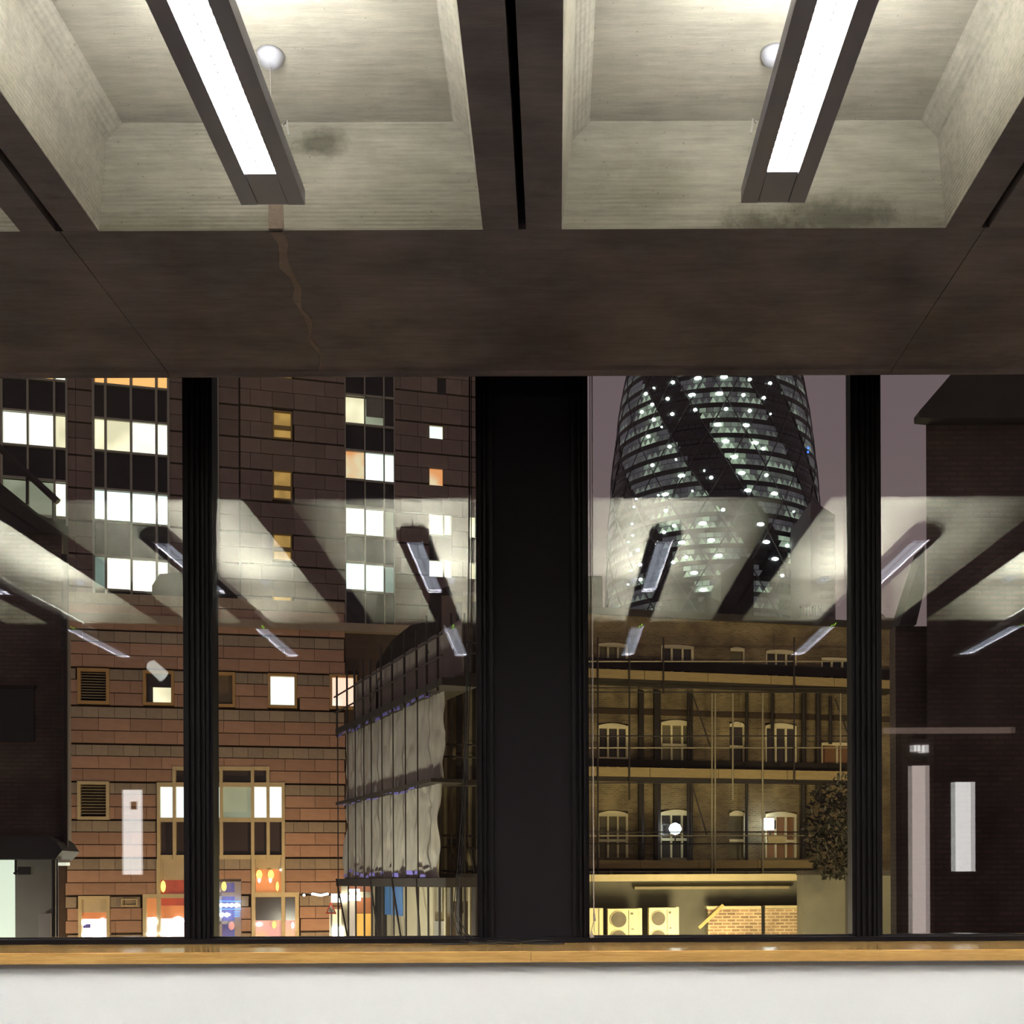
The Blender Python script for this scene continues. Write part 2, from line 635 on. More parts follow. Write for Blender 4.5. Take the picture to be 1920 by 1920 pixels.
tag(MB().box(-7.2, 7.2, -6.5, 5.6, -0.12, 0).build('floor', FLOORM), 'dark boarded floor of the room', 'floor', kind='structure')
tag(MB().box(-7.2, 7.2, -6.7, -6.5, 0, SZ + .5).build('wall_back', DARKW), 'dark rear wall of the room seen only in the glass', 'wall', kind='structure')
tag(MB().box(-7.4, -7.2, -6.5, 5.0, 0, SZ + .5).build('wall_left', DARKW), 'dark side wall of the room at left', 'wall', kind='structure')
tag(MB().box(7.2, 7.4, -6.5, 5.0, 0, SZ + .5).build('wall_right', DARKW), 'dark side wall of the room at right', 'wall', kind='structure')
tag(MB().box(-7.2, 7.2, 4.655, 4.80, 0, SILL - 0.046).build('wall_front', WHITE), 'white painted wall below the oak window sill', 'wall', kind='structure')
tag(MB().box(-7.2, 7.2, 4.80, 5.42, 0, SILL - 0.05).build('wall_front_outer', PIER), 'dark outer leaf of the wall below the windows', 'wall', kind='structure')

# ---- ceiling: trough units, edge beam, cross beam, plain slab behind
ceiling = tag(empty('ceiling', (0, 0, SZ)), 'cast concrete coffered ceiling with dark ribs and window beam', 'ceiling', kind='structure')


def trough_mesh():
    m = MB()
    hw = PITCH / 2 - GRV / 2
    y0, y1 = Y_BACK, Y_IN
    def ring(x, i, z):
        return [(-x, y0 + i, z), (x, y0 + i, z), (x, y1 - i, z), (-x, y1 - i, z)]
    rings = [ring(0.643, 0, 0.0), ring(0.606, 0.036, 0.275), ring(0.548, 0.044, 0.333)]
    vs = ring(hw, 0, 0.0) + rings[0] + rings[1] + rings[2] + ring(hw, 0, 0.46)
    fs = []
    for a, b in ((0, 4), (4, 8), (8, 12)):
        for k in range(4):
            fs.append((a + k, a + (k + 1) % 4, b + (k + 1) % 4, b + k))
    fs.append((12, 13, 14, 15))
    for k in range(4):
        fs.append((k, (k + 1) % 4, 16 + (k + 1) % 4, 16 + k))
    fs.append((16, 17, 18, 19))
    m.add(vs, fs)
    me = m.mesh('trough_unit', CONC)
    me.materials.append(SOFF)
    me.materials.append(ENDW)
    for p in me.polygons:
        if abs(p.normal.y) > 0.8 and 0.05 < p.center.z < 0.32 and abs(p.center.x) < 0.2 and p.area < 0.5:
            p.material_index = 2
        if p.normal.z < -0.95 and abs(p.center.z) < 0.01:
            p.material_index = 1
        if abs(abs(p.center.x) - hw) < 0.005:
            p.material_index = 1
    return me


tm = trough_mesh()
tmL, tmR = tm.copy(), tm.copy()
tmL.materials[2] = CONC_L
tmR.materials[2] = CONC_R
for k in BAYS:
    o = link('trough_unit', {0: tmL, 1: tmR}.get(k, tm), ceiling)
    o.location = (XC0 + PITCH * k, 0, 0)
# infill closing the groove between the units from above
for k in list(BAYS)[1:]:
    xg = XC0 + PITCH * (k - 0.5)
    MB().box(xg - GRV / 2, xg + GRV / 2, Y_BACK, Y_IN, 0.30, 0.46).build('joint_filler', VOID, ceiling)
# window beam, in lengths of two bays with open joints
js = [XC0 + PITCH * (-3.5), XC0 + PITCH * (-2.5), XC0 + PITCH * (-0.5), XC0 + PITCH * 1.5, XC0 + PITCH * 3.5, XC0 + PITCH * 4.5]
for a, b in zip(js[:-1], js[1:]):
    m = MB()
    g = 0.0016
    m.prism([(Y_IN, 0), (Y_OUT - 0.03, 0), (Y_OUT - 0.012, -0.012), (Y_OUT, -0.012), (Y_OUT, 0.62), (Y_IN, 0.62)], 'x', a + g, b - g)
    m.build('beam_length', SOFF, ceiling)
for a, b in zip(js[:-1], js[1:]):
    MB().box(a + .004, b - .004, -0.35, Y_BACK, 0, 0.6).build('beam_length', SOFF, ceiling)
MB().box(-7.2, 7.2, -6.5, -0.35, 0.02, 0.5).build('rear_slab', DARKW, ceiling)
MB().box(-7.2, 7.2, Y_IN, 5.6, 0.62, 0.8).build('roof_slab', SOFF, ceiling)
# mortar seam crossing the beam
m = MB()
pts = []
for i in range(15):
    t = i / 14
    y = Y_IN + 0.002 + t * (Y_OUT - 0.05 - Y_IN)
    xm = -0.935 - 0.05 * t + 0.012 * math.sin(i * 1.7)
    wd = 0.020 * (1 - 0.75 * t) + 0.006 * math.sin(i * 2.3 + 1)
    wd = max(wd, 0.004)
    pts.append((xm - wd, xm + wd, y))
vs, fs = [], []
for (a, b, y) in pts:
    vs += [(a, y, 0.0005), (b, y, 0.0005), (a + .003, y, -0.004), (b - .003, y, -0.004)]
for i in range(len(pts) - 1):
    o = i * 4
    fs += [(o + 2, o + 3, o + 7, o + 6), (o, o + 2, o + 6, o + 4), (o + 3, o + 1, o + 5, o + 7)]
m.add(vs, fs).build('mortar_seam', MORTAR, ceiling)
# the same seam running up the coffer end wall
MB().box(-0.955, -0.905, Y_IN - 0.012, Y_IN - 0.002, 0.0, 0.10).build('mortar_seam', MORTAR, ceiling)

# ---- luminaires
LZ = EYE + 2.07


def make_luminaire():
    root = empty('strip_luminaire')
    y0, y1 = -0.29, 3.592
    pan = [(3.437, 2.24), (1.0, -0.15)]
    ow = 0.047
    # two long side rails of the body
    for sx in (-1, 1):
        MB().prism([(sx * ow, 0), (sx * 0.0975, 0), (sx * 0.0975, 0.045), (sx * 0.052, 0.078), (sx * ow, 0.078)], 'y', y0, y1).build('side_rail', GREYMET, root)
    # blank covers between and beyond the openings
    segs = [(y1, pan[0][0]), (pan[0][1], pan[1][0]), (pan[1][1], y0)]
    for a, b in segs:
        MB().box(-ow + .0022, ow - .0022, min(a, b), max(a, b), 0.0015, 0.075).build('cover_plate', GREYMET, root)
    for (a, b) in pan:
        tub = MB().box(-ow + .001, ow - .001, b, a, 0.0115, 0.0180).build('lamp_panel', TUBE, root)
        lm = MB()
        n = int((a - b) / 0.028)
        for i in range(1, n):
            y = b + (a - b) * i / n
            lm.box(-ow + .001, ow - .001, y - .0007, y + .0007, 0.0015, 0.0110)
        lm.box(-.001, .001, b, a, 0.0015, 0.0110)
        lme = lm.mesh('louvre', LOUVRE)
        lme.materials.append(LOUVW)           # lamp glare and cut-off put into blade colour: white room side, dark window side
        for p in lme.polygons:
            if p.normal.y < -0.5:
                p.material_index = 1
        link('louvre', lme, root)
        # reflector tray above the lamp, and the uplight opening on top
        MB().box(-ow, ow, b, a, 0.021, 0.070).build('reflector_tray', GREYMET, root)
    MB().box(-0.028, 0.028, 1.90, 3.28, 0.0785, 0.0800).build('uplight_lens', UPLI, root)
    MB().box(-0.049, 0.049, 0.90, 1.88, 0.0785, 0.0800).build('uplight_lens', UPLI, root)
    # suspension wires and ceiling roses
    for y in (3.57 - 0.005, 0.86):
        wr = MB().tube([(0, y, 0.078), (0, y, SZ + 0.333 - LZ)], 0.0008, 5).build('suspension_wire', STEEL, root)
        MB().lathe([(0.004, 0.074), (0.006, 0.098), (0.002, 0.110)], (0, y, 0), 8).build('wire_gripper', CABLE, root)
        zt = SZ + 0.333 - LZ
        MB().lathe([(0.004, -0.040), (0.020, -0.037), (0.033, -0.026), (0.040, -0.010), (0.041, 0.0)], (0, y, zt), 20).build('ceiling_rose', CEILW, root, smooth=True)
    # small lever clip on the flank
    MB().tube([(0.100, 3.29, 0.050), (0.112, 3.29, 0.062), (0.113, 3.29, 0.040), (0.119, 3.285, 0.018)], 0.0032, 6).build('flank_clip', STEEL, root)
    for dy in (0.0, 0.05):
        MB().lathe([(0.001, -0.002), (0.0042, -0.001), (0.0042, 0.0015)], (0.03, 1.06 + dy, 0.0), 8).build('indicator_light', LED, root)
    return root


LUM_LABELS = {
    -3: 'grey louvred strip light hung in the coffer furthest left of the camera',
    -2: 'grey louvred strip light reflected low in the leftmost pane, above the white spotlight',
    -1: 'grey louvred strip light whose reflection crosses the narrow mullion left of the pier',
    0: 'grey louvred strip light hanging in the left coffer, glowing white underneath',
    1: 'grey louvred strip light hanging in the right coffer, glowing white underneath',
    2: 'grey louvred strip light reflected in front of the pale sky right of the round tower',
    3: 'grey louvred strip light reflected low in the rightmost pane with green indicators',
    4: 'grey louvred strip light hung in the coffer furthest right of the camera',
}
lum = make_luminaire()
first = True
for k in BAYS:
    o = lum if first else copy_tree(lum)
    first = False
    o.location = (XC0 + PITCH * k + 0.022 - 0.02 * (k == 1), 0, LZ)
    if k > 0:
        for ch in o.children:
            if ch.name.startswith('flank_clip'):
                ch.scale = (-1, 1, 1)
    tag(o, LUM_LABELS[k], 'light fitting', 'strip lights hung along the coffers')

# ---- sill
sill = tag(empty('window_sill', (0, 0, SILL)), 'deep oak board sill running under all the windows', 'window sill', kind='structure')
XS = -0.103
for a, b in ((-7.2, XS - .0008), (XS + .0008, 7.2)):
    m = MB().prism([(4.62, -0.044), (5.44, -0.044), (5.44, 0.0), (4.623, 0.0), (4.62, -0.003)], 'x', a, b)
    m.build('sill_board', OAK, sill)

# ---- windows
def xw(px, d=5.25):
    return (px - VX) / F * d


X_A, X_B = xw(346), xw(392)
X_C, X_D = xw(899), xw(1100.5)
X_E, X_F = xw(1606), xw(1653)
ZT = 4.09
wins = [('window_1', -4.6, X_A), ('window_2', X_B, X_C), ('window_3', X_D, X_E), ('window_4', X_F, 5.0)]
WLAB = ['leftmost window pane, looking past a brick corner to offices', 'wide window pane between the left mullion and black pier',
        'wide window pane right of the black pier, framing the round tower', 'rightmost window pane beside a dark gabled house']
for i, (nm, a, b) in enumerate(wins):
    wn = tag(empty(nm, ((a + b) / 2, YG, SILL)), WLAB[i], 'window', kind='structure')
    hw_ = (b - a) / 2
    zt = ZT - SILL
    MB().prism([(-0.09, 0.0), (0.03, 0.0), (0.03, 0.028), (-0.03, 0.028), (-0.035, 0.023), (-0.09, 0.021)], 'x', -hw_, hw_).build('bottom_rail', BLACK, wn)
    MB().box(-hw_, hw_, -0.06, 0.03, zt - 0.04, zt).build('top_rail', BLACK, wn)
    for sx in (-1, 1):
        x0 = sx * hw_
        MB().box(min(x0, x0 - sx * .012), max(x0, x0 - sx * .012), -0.05, 0.03, 0.028, zt - 0.04).build('jamb', BLACK, wn)
    for j, (yy, tilt) in enumerate(((-0.016, 0.0), (0.014, 0.0017))):
        p = MB().box(-hw_ + .010, hw_ - .010, -0.003, 0.003, 0.024, zt - 0.038).build('pane', GLASS, wn)
        p.location = (0, yy, 0)
        p.rotation_euler = (0, 0, tilt)
for nm, a, b, lab in (('trim_1', X_A, X_B, 'slim black ribbed mullion in the left half of the window'),
                      ('trim_2', X_E, X_F, 'slim black ribbed mullion in the right half of the window')):
    t = tag(empty(nm, ((a + b) / 2, YG, SILL)), lab, 'mullion', kind='structure')
    hw_ = (b - a) / 2
    MB().box(-hw_, hw_, -0.05, 0.08, 0, ZT - SILL).build('post', BLACK, t)
    for q in (-0.80, -0.36, 0.10, 0.52, 0.84):
        MB().box(q * hw_ - 0.006, q * hw_ + 0.006, -0.066, -0.049, 0, ZT - SILL).build('fin', BLACK, t)
    MB().box(-hw_, hw_, -0.09, -0.05, 0, 0.0215).build('foot_rail', BLACK, t)
t = tag(empty('trim_3', ((X_C + X_D) / 2, YG, SILL)), 'wide black clad pier standing between the two big windows', 'pier', kind='structure')
hw_ = (X_D - X_C) / 2
MB().box(-hw_, hw_, -0.055, 0.12, 0, ZT - SILL).build('cladding', PIER, t)
for sx in (-1, 1):
    for q0, q1 in ((0.985, 0.95), (0.90, 0.87), (0.80, 0.735)):
        MB().box(min(sx * q0, sx * q1) * hw_, max(sx * q0, sx * q1) * hw_, -0.075, -0.054, 0, ZT - SILL).build('frame_fin', BLACK, t)
MB().box(-hw_, hw_, -0.09, -0.054, 0, 0.0215).build('foot_rail', BLACK, t)

# ---- cables and cords at the window
YC = 5.215
def wire(pix, r, name, mat, label, cat, d=YC, group=None):
    o = MB().tube([U(x, y, d + dz) for (x, y, dz) in pix], r, 6).build(name, mat, None, True)
    return tag(o, label, cat, group)


def smooth(pts, n=6):
    """Catmull-Rom through pixel points"""
    out = []
    P = [pts[0]] + list(pts) + [pts[-1]]
    for i in range(1, len(P) - 2):
        for s in range(n):
            t = s / n
            a, b, c, d = P[i - 1], P[i], P[i + 1], P[i + 2]
            out.append(tuple(0.5 * ((2 * b[k]) + (-a[k] + c[k]) * t + (2 * a[k] - 5 * b[k] + 4 * c[k] - d[k]) * t * t + (-a[k] + 3 * b[k] - 3 * c[k] + d[k]) * t ** 3) for k in range(len(b))))
    out.append(tuple(pts[-1]))
    return out


cab = [([(880, 700, 0), (878, 1100, 0), (873, 1350, 0), (868, 1480, 0), (860, 1600, 0), (852, 1690, 0), (850, 1725, -.02), (860, 1750, -.05), (872, 1761, -.08)], 'thin black cable hanging nearest the centre of the left window'),
       ([(881, 700, .01), (880, 1100, .01), (875, 1350, .01), (871, 1500, .01), (864, 1600, .01), (856, 1690, 0), (855, 1720, -.02), (866, 1748, -.05), (880, 1761, -.08)], 'thin black cable hanging in the middle of the three by the pier'),
       ([(884, 700, .02), (883, 1150, .02), (878, 1400, .02), (873, 1500, .02), (868, 1600, .02), (861, 1700, 0), (863, 1725, -.02), (874, 1748, -.05), (888, 1760, -.08)], 'thin black cable hanging closest to the pier of the three')]
for p, lab in cab:
    wire(smooth(p), 0.0022, 'hanging_cable', CABLE, lab, 'cable', group='black cables hanging beside the pier')
coil = []
for i in range(70):
    a = i * 0.36
    rx = 0.09 + 0.045 * math.sin(i * 0.21)
    coil.append(Vector((-0.24 + 0.10 * math.cos(i * 0.09) + rx * math.cos(a), 5.10 + 0.035 * math.sin(a), SILL + 0.006 + 0.012 * (0.5 + 0.5 * math.sin(i * 0.77)))))
tag(MB().tube(coil, 0.003, 5).build('cable_coil', CABLE, None, True), 'loose coil of black cable lying on the sill before the pier', 'cable')
lp = [Vector((-0.545 + 0.16 * t, 5.10 - 0.028 * math.sin(math.pi * t), SILL + .004)) for t in [i / 10 for i in range(11)]] + \
     [Vector((-0.385 - 0.16 * t, 5.10 + 0.025 * math.sin(math.pi * t), SILL + .004)) for t in [i / 10 for i in range(11)]]
tag(MB().tube(lp, 0.0025, 5).build('cable_loop', CABLE, None, True), 'flat loop of thin black cable at the left end of the coil', 'cable')
lp = [Vector((-0.06 + 0.09 * math.cos(a), 5.10 + 0.026 * math.sin(a), SILL + .004)) for a in [i * 2 * math.pi / 20 for i in range(21)]]
tag(MB().tube(lp, 0.0025, 5).build('cable_loop', CABLE, None, True), 'flat loop of thin black cable at the right end of the coil', 'cable')
ca = empty('blind_cord', U(1110, 1700, YC))
bp_ = U(1110, 1700, YC)
def rel(px, py, dz=0):
    return U(px, py, YC + dz) - bp_
MB().tube([rel(1110, 700), rel(1111, 1200), rel(1113.5, 1711)], 0.0028, 6).build('cord', CORD, ca)
MB().tube([rel(1106, 700, .01), rel(1107, 1200, .01), rel(1110, 1700, .01)], 0.0018, 6).build('cord', CABLE, ca)
MB().tube([rel(1113.5, 1711), rel(1115, 1727)], 0.004, 8, 0.0065).build('cord_weight', CORD, ca)
MB().tube([rel(1114, 1727), rel(1109, 1743), rel(1106, 1756)], 0.0016, 5).build('cord_loop', CORD, ca)
MB().tube([rel(1114, 1727), rel(1114, 1745), rel(1117, 1752)], 0.0016, 5).build('cord_loop', CORD, ca)
MB().tube([rel(1108, 1745), rel(1111, 1758)], 0.003, 8, 0.009).build('tassel', CORD, ca)
tag(ca, 'pale blind cord with a weight hanging right of the black pier', 'blind cord')

# ---- things behind the camera that show in the glass
YV = 2 * YG
def mirror(px, py, yw):
    """the place at world depth yw whose mirror image in the glass falls on this pixel"""
    d = YV - yw
    p = U(px, py, d)
    return Vector((p.x, yw, p.z))


GLOW = em('corridor_glow', (1.0, 0.93, 0.92), 4.2)
GLOWP = em('corridor_glow_pink', (1.0, 0.80, 0.75), 2.6)
DOORM = pm('dark_door', (0.06, 0.045, 0.04), rough=0.7)
NOTE = pm('brown_notice', (0.40, 0.24, 0.06), rough=0.8)
PALE = pm('pale_wall', (0.45, 0.38, 0.35), rough=0.8)
YB = -6.48


def mbox(m, x0, x1, y0, y1, yw, th, base):
    a = mirror(x0, y1, yw) - base
    b = mirror(x1, y0, yw) - base
    return m.box(min(a.x, b.x), max(a.x, b.x), 0, th, min(a.z, b.z), max(a.z, b.z))


d1 = empty('door_1', (mirror(250, 1600, YB).x, YB, 0))
b0 = Vector(d1.location)
MB().box(-0.45, 0.45, 0, 0.05, 0.0, 2.9).build('door_leaf', DOORM, d1)
g1 = mbox(MB(), 234, 269, 1481, 1640, YB + .05, 0.012, b0 + Vector((0, 0.05, 0)))
g1.v = [(x, y + .05, z) for x, y, z in g1.v]
g1.build('vision_panel', GLOW, d1)
n1 = mbox(MB(), 248, 260, 1503, 1518, YB + .06, 0.01, b0)
n1.v = [(x, y + .063, z) for x, y, z in n1.v]
n1.build('notice', NOTE, d1)
tag(d1, 'dark door with a tall glowing vision panel, mirrored in the leftmost window', 'door', kind='structure')
d2 = empty('door_2', (mirror(1808, 1600, YB).x, YB, 0))
b0 = Vector(d2.location)
MB().box(-0.45, 0.45, 0, 0.05, 0.0, 2.9).build('door_leaf', DOORM, d2)
g1 = mbox(MB(), 1788, 1824, 1467, 1634, YB, 0.012, b0)
g1.v = [(x, y + .05, z) for x, y, z in g1.v]
g1.build('vision_panel', GLOW, d2)
tag(d2, 'dark door with a glowing vision panel, mirrored in the rightmost window', 'door', kind='structure')
d3 = empty('door_3', (mirror(1727, 1600, YB).x, YB, 0))
b0 = Vector(d3.location)
g1 = mbox(MB(), 1709, 1740, 1436, 1790, YB, 0.012, b0); g1.v = [(x, y + .02, z) for x, y, z in g1.v]
g1.build('lit_opening', GLOWP, d3)
g1 = mbox(MB(), 1709, 1742, 1385, 1429, YB, 0.012, b0); g1.v = [(x, y + .02, z) for x, y, z in g1.v]
g1.build('fanlight', PALE, d3)
g1 = mbox(MB(), 1711, 1722, 1398, 1410, YB, 0.012, b0); g1.v = [(x, y + .04, z) for x, y, z in g1.v]
g1.build('ceiling_lamp', GLOW, d3)
g1 = mbox(MB(), 1726, 1738, 1398, 1412, YB, 0.012, b0); g1.v = [(x, y + .04, z) for x, y, z in g1.v]
g1.build('ceiling_lamp', GLOW, d3)
for q in ((1690, 1708, 1378, 1790), (1742, 1748, 1378, 1790)):
    g1 = mbox(MB(), *q, YB, 0.03, b0); g1.build('door_jamb', PALE, d3)
g1 = mbox(MB(), 1655, 1900, 1345, 1376, YB, 0.04, b0); g1.build('glowing_lintel', em('lintel_glow', (1.0, 0.70, 0.60), 0.55), d3)  # light on the pale lintel put in as its own glow
tag(d3, 'lit doorway with pale jamb and long lintel, mirrored beside the right mullion', 'door', kind='structure')
# spotlight under the cross beam
sp0 = mirror(275, 1228, -0.74)
s = empty('spotlight', (sp0.x, -0.74, SZ))
MB().tube([(0, 0, 0.0), (0, 0, -0.05)], 0.012, 8).build('stem', CEILW, s)
mm = MB().lathe([(0.030, -0.02), (0.055, 0.0), (0.058, 0.12), (0.060, 0.17), (0.052, 0.17), (0.048, 0.12)], n=18)
rot = Matrix.Rotation(R(132), 3, 'Y')
mm.v = [tuple(rot @ Vector(v) + Vector((0.05, 0, -0.075))) for v in mm.v]
SPOTW = em('glowing_white_head', (1.0, 0.98, 0.92), 2.4)  # glow put into the white head to brighten its reflection
mm.build('lamp_head', SPOTW, s, True)
tag(s, 'small white cylindrical spotlight tilted under the rear beam', 'spotlight')
# =================================================================== OUTSIDE
ROADM = pm('asphalt', (0.05, 0.048, 0.045), (0.035, 0.034, 0.032), 2, rough=0.85)
tag(MB().box(-140, 260, 6.5, 420, STREET - 0.3, STREET).build('ground', ROADM), 'dark street and yard surface outside the windows', 'ground', kind='structure')


class Facade:
    """vertical plane through pixel column px at depth d, turned by ang (right side receding)"""
    def __init__(s, px, d, ang):
        r = ray(px, VY)
        s.o = Vector((r[0] * d, d))
        s.a = R(ang)
        s.c, s.s = math.cos(s.a), math.sin(s.a)

    def hit(s, px, py, w=0.0):
        r = ray(px, py)
        ox, oy = s.o.x - s.s * w, s.o.y + s.c * w
        u = (oy * r[0] - ox) / (s.c - s.s * r[0])
        t = oy + u * s.s
        return u, EYE + t * r[2] - STREET

    def rect(s, x0, x1, y0, y1, w=0.0):
        xc, yc = (x0 + x1) / 2, (y0 + y1) / 2
        return (s.hit(x0, yc, w)[0], s.hit(x1, yc, w)[0], s.hit(xc, y1, w)[1], s.hit(xc, y0, w)[1])

    def root(s, name):
        return empty(name, (s.o.x, s.o.y, STREET), s.a)

    def box(s, x0, x1, y0, y1, w0, w1, name=None, mat=None, parent=None):
        u0, u1, z0, z1 = s.rect(x0, x1, y0, y1, w0)
        m = MB().box(u0, u1, w0, w1, z0, z1)
        return m.build(name, mat, parent) if name else m

    def pole(s, x0, y0, x1, y1, w, r, name, mat, parent, w1=None, n=6):
        a, b = s.hit(x0, y0, w), s.hit(x1, y1, w if w1 is None else w1)
        return MB().tube([(a[0], w, a[1]), (b[0], w if w1 is None else w1, b[1])], r, n).build(name, mat, parent)


def subtract(iv, cuts):
    out = [iv]
    for c in cuts:
        nxt = []
        for (a, b) in out:
            if c[1] <= a or c[0] >= b:
                nxt.append((a, b))
            else:
                if c[0] > a:
                    nxt.append((a, c[0]))
                if c[1] < b:
                    nxt.append((c[1], b))
        out = nxt
    return out


def tile_row(parent, name, mat, u0, u1, z0, z1, width, off, rects, w0, w1, gap, limit=None):
    cuts = [(r[0], r[1]) for r in rects if min(z1, r[3]) - max(z0, r[2]) > 0.45 * (z1 - z0)]
    n = 0
    u = u0 - off
    while u < u1:
        a, b = max(u, u0), min(u + width, u1)
        u += width
        if b - a < 0.08:
            continue
        for (p, q) in subtract((a, b), cuts):
            if q - p < 0.12:
                continue
            piece(name, mat, parent, p + gap / 2, q - gap / 2, w0, w1, z0 + gap / 2, z1 - gap / 2)
            n += 1
    return n


# ------------------------------------------------------------------ office tower (far left)
TF = Facade(450, 60.0, 15.0)
tower = tag(TF.root('office_tower'), 'tall tiled office block with stacked lit windows behind the left panes', 'building')
uA, uB = TF.hit(-60, 900)[0], TF.hit(1010, 900)[0]
zt = TF.hit(450, 640)[1]
MB().box(uA, uB, 0.25, 14, 0, zt + 6).build('core', JOINT, tower)
rects = []


def tw_pane(x0, x1, y0, y1, mat, w=0.16):
    r = TF.rect(x0, x1, y0, y1)
    MB().box(r[0], r[1], w, w + 0.05, r[2], r[3]).build('pane', mat, tower)
    return r


def mull(x0, x1, y0, y1, name='mullion', mat=MULL, w0=0.02, w1=0.24):
    TF.box(x0, x1, y0, y1, w0, w1, name, mat, tower)


def bay(xs, yrows, slope, mats, frame=3.0, ybot=1200):
    """xs: mullion centres; yrows: list of (ytop, ybot, kind-list) at xs[0]"""
    r = TF.rect(xs[0], xs[-1], 640, ybot)
    rects.append(r)
    x_left = xs[0]
    for x in xs:
        mull(x - frame / 2, x + frame / 2, 640, ybot)
    for (ya, yb, kinds) in yrows:
        for i in range(len(xs) - 1):
            x0, x1 = xs[i] + frame / 2, xs[i + 1] - frame / 2
            dy = slope * ((x0 + x1) / 2 - x_left)
            k = kinds[i] if len(kinds) > 1 else kinds
            tw_pane(x0, x1, ya + dy, yb + dy, mats[k])
    # transoms between the rows
    for j in range(len(yrows)):
        ya, yb, _ = yrows[j]
        for i in range(len(xs) - 1):
            x0, x1 = xs[i] + frame / 2, xs[i + 1] - frame / 2
            dy = slope * ((x0 + x1) / 2 - x_left)
            mull(x0, x1, yb + dy, yb + dy + 4, 'transom', MULL, 0.05, 0.22)


MT = {'d': SPAN, 'w': W_WHITE, 'c': W_COOL, 'm': W_WARM, 'o': W_ORNG, 'O': W_ORN2, 'y': W_YELL, 'g': W_DIM, 't': W_TEAL}
bay([3, 52, 102, 125], [(690, 702, 'oow'), (706, 764, 'd'), (769, 829, ['w', 'w', 'm']), (834, 890, 'd'), (896, 958, ['g', 'g', 'w']), (962, 1020, 'd'), (1026, 1085, ['d', 'd', 'w'])], 0.088, MT, 4)
bay([175, 198, 246, 293.5, 316], [(680, 716, 'o'), (721, 780, 'd'), (784, 841, ['m', 'm', 'w', 'w']), (846, 912, 'd'), (917, 972, 'c'), (977, 1038, 'd'), (1042, 1100, ['t', 'w', 'w', 'w']), (1105, 1190, 'd')], 0.088, MT, 4.5)
bay([347, 370, 409], [(660, 728, 'o'), (734, 798, 'd'), (802, 858, ['d', 'g']), (864, 926, 'd'), (930, 984, 'w'), (990, 1050, 'd'), (1054, 1110, 'w'), (1115, 1190, 'd')], 0.088, MT, 3.5, 1190)
bay([647.5, 684.5, 720.5, 740], [(690, 736, 'd'), (742, 791, ['m', 'g', 'd']), (797, 840, 'd'), (844, 895, ['O', 'c', 'c']), (900, 945, 'd'), (950, 999, ['w', 'w', 'g']), (1004, 1050, 'd'), (1054, 1103, ['c', 'c', 't']), (1108, 1190, 'd')], 0.10, MT, 2.5)
# roller blind half down in one lit pane
r = TF.rect(687, 719, 746, 781)
MB().box(r[0], r[1], 0.10, 0.13, r[2], r[3]).build('roller_blind', W_BLIND, tower)


def single(x0, x1, y0, y1, mat, fr=OCHRE, split=None, f=2.0):
    r = TF.rect(x0 - f, x1 + f, y0 - f, y1 + f)
    rects.append(r)
    tw_pane(x0, x1, y0, y1, mat)
    m = MB()
    u0, u1, z0, z1 = r
    a0, a1, b0, b1 = TF.rect(x0, x1, y0, y1)
    m.box(u0, a0, 0.02, 0.24, z0, z1).box(a1, u1, 0.02, 0.24, z0, z1)
    m.box(a0, a1, 0.02, 0.24, z0, b0).box(a0, a1, 0.02, 0.24, b1, z1)
    if split:
        q = TF.rect(x0, x1, split - 4, split + 4)
        m.box(a0, a1, 0.06, 0.22, q[2], q[3])
    m.build('window_frame', fr, tower)


YF = pm('yellow_frame', (0.44, 0.32, 0.11), (0.38, 0.27, 0.09), 3, rough=0.6)
for (a, b, s_) in ((773, 820, 801), (884, 934, 914), (1003, 1049, 1029), (1110, 1135, None)):
    single(514, 545, a, b, W_YELL, YF, s_, 3)
single(514, 545, 660, 707, W_YELL, YF, 690, 3)
for (a, b, m_) in ((798, 825, W_COOL), (872, 914, W_ORN2)):
    single(805.5, 830.5, a, b, m_, YF, None, 1)
for (a, b, m_) in ((962, 1002, W_WARM), (1051, 1091, W_WHITE)):
    single(805.5, 831, a, b, m_, MULL, None, 1)
    single(834, 846, a + 1, b + 1, m_, MULL, None, 1)
for (a, b, m_) in ((806, 834, W_WHITE), (882, 921, W_ORN2)):
    single(893.5, 912, a, b, m_, YF, None, 1)
for (a, b, m_) in ((967, 1007, W_WARM), (1056, 1094, W_WARM)):
    single(879, 891, a, b, m_, MULL, None, 1)
    single(894, 912, a, b, m_, MULL, None, 1)
# dark glazed strips above and below those windows
for (x0, x1, ya, yb) in ((805, 848, 1005, 1048), (879, 912, 1010, 1053), (820, 836, 700, 740)):
    r = TF.rect(x0, x1, ya, yb)
    rects.append(r)
    MB().box(r[0], r[1], 0.14, 0.2, r[2], r[3]).build('spandrel', SPAN, tower)
# cladding tiles in courses
z_ref = TF.hit(450, 757)[1]
pitch = (TF.hit(450, 757)[1] - TF.hit(450, 816.5)[1]) / 2
tw = TF.hit(509, 900)[0] - TF.hit(468, 900)[0]
nt_ = 0
row = -14
u0, u1 = TF.hit(-5, 900)[0], TF.hit(905, 900)[0]
uM = TF.hit(450, 900)[0]
while row < 4:
    zb = z_ref + row * pitch
    g = 0.05
    nt_ += tile_row(tower, 'wall_tile', TILET, u0, uM - 0.02, zb, zb + pitch - (0.08 if row % 2 else 0.015), 1.30, 0.35, rects, 0.10, 0.24, 0.02)
    nt_ += tile_row(tower, 'wall_tile', TILET, uM + 0.02, u1, zb, zb + pitch - (0.08 if row % 2 else 0.015), 1.62 if row % 2 else 1.10, 0.6, rects, 0.0, 0.24, 0.02)
    row += 1

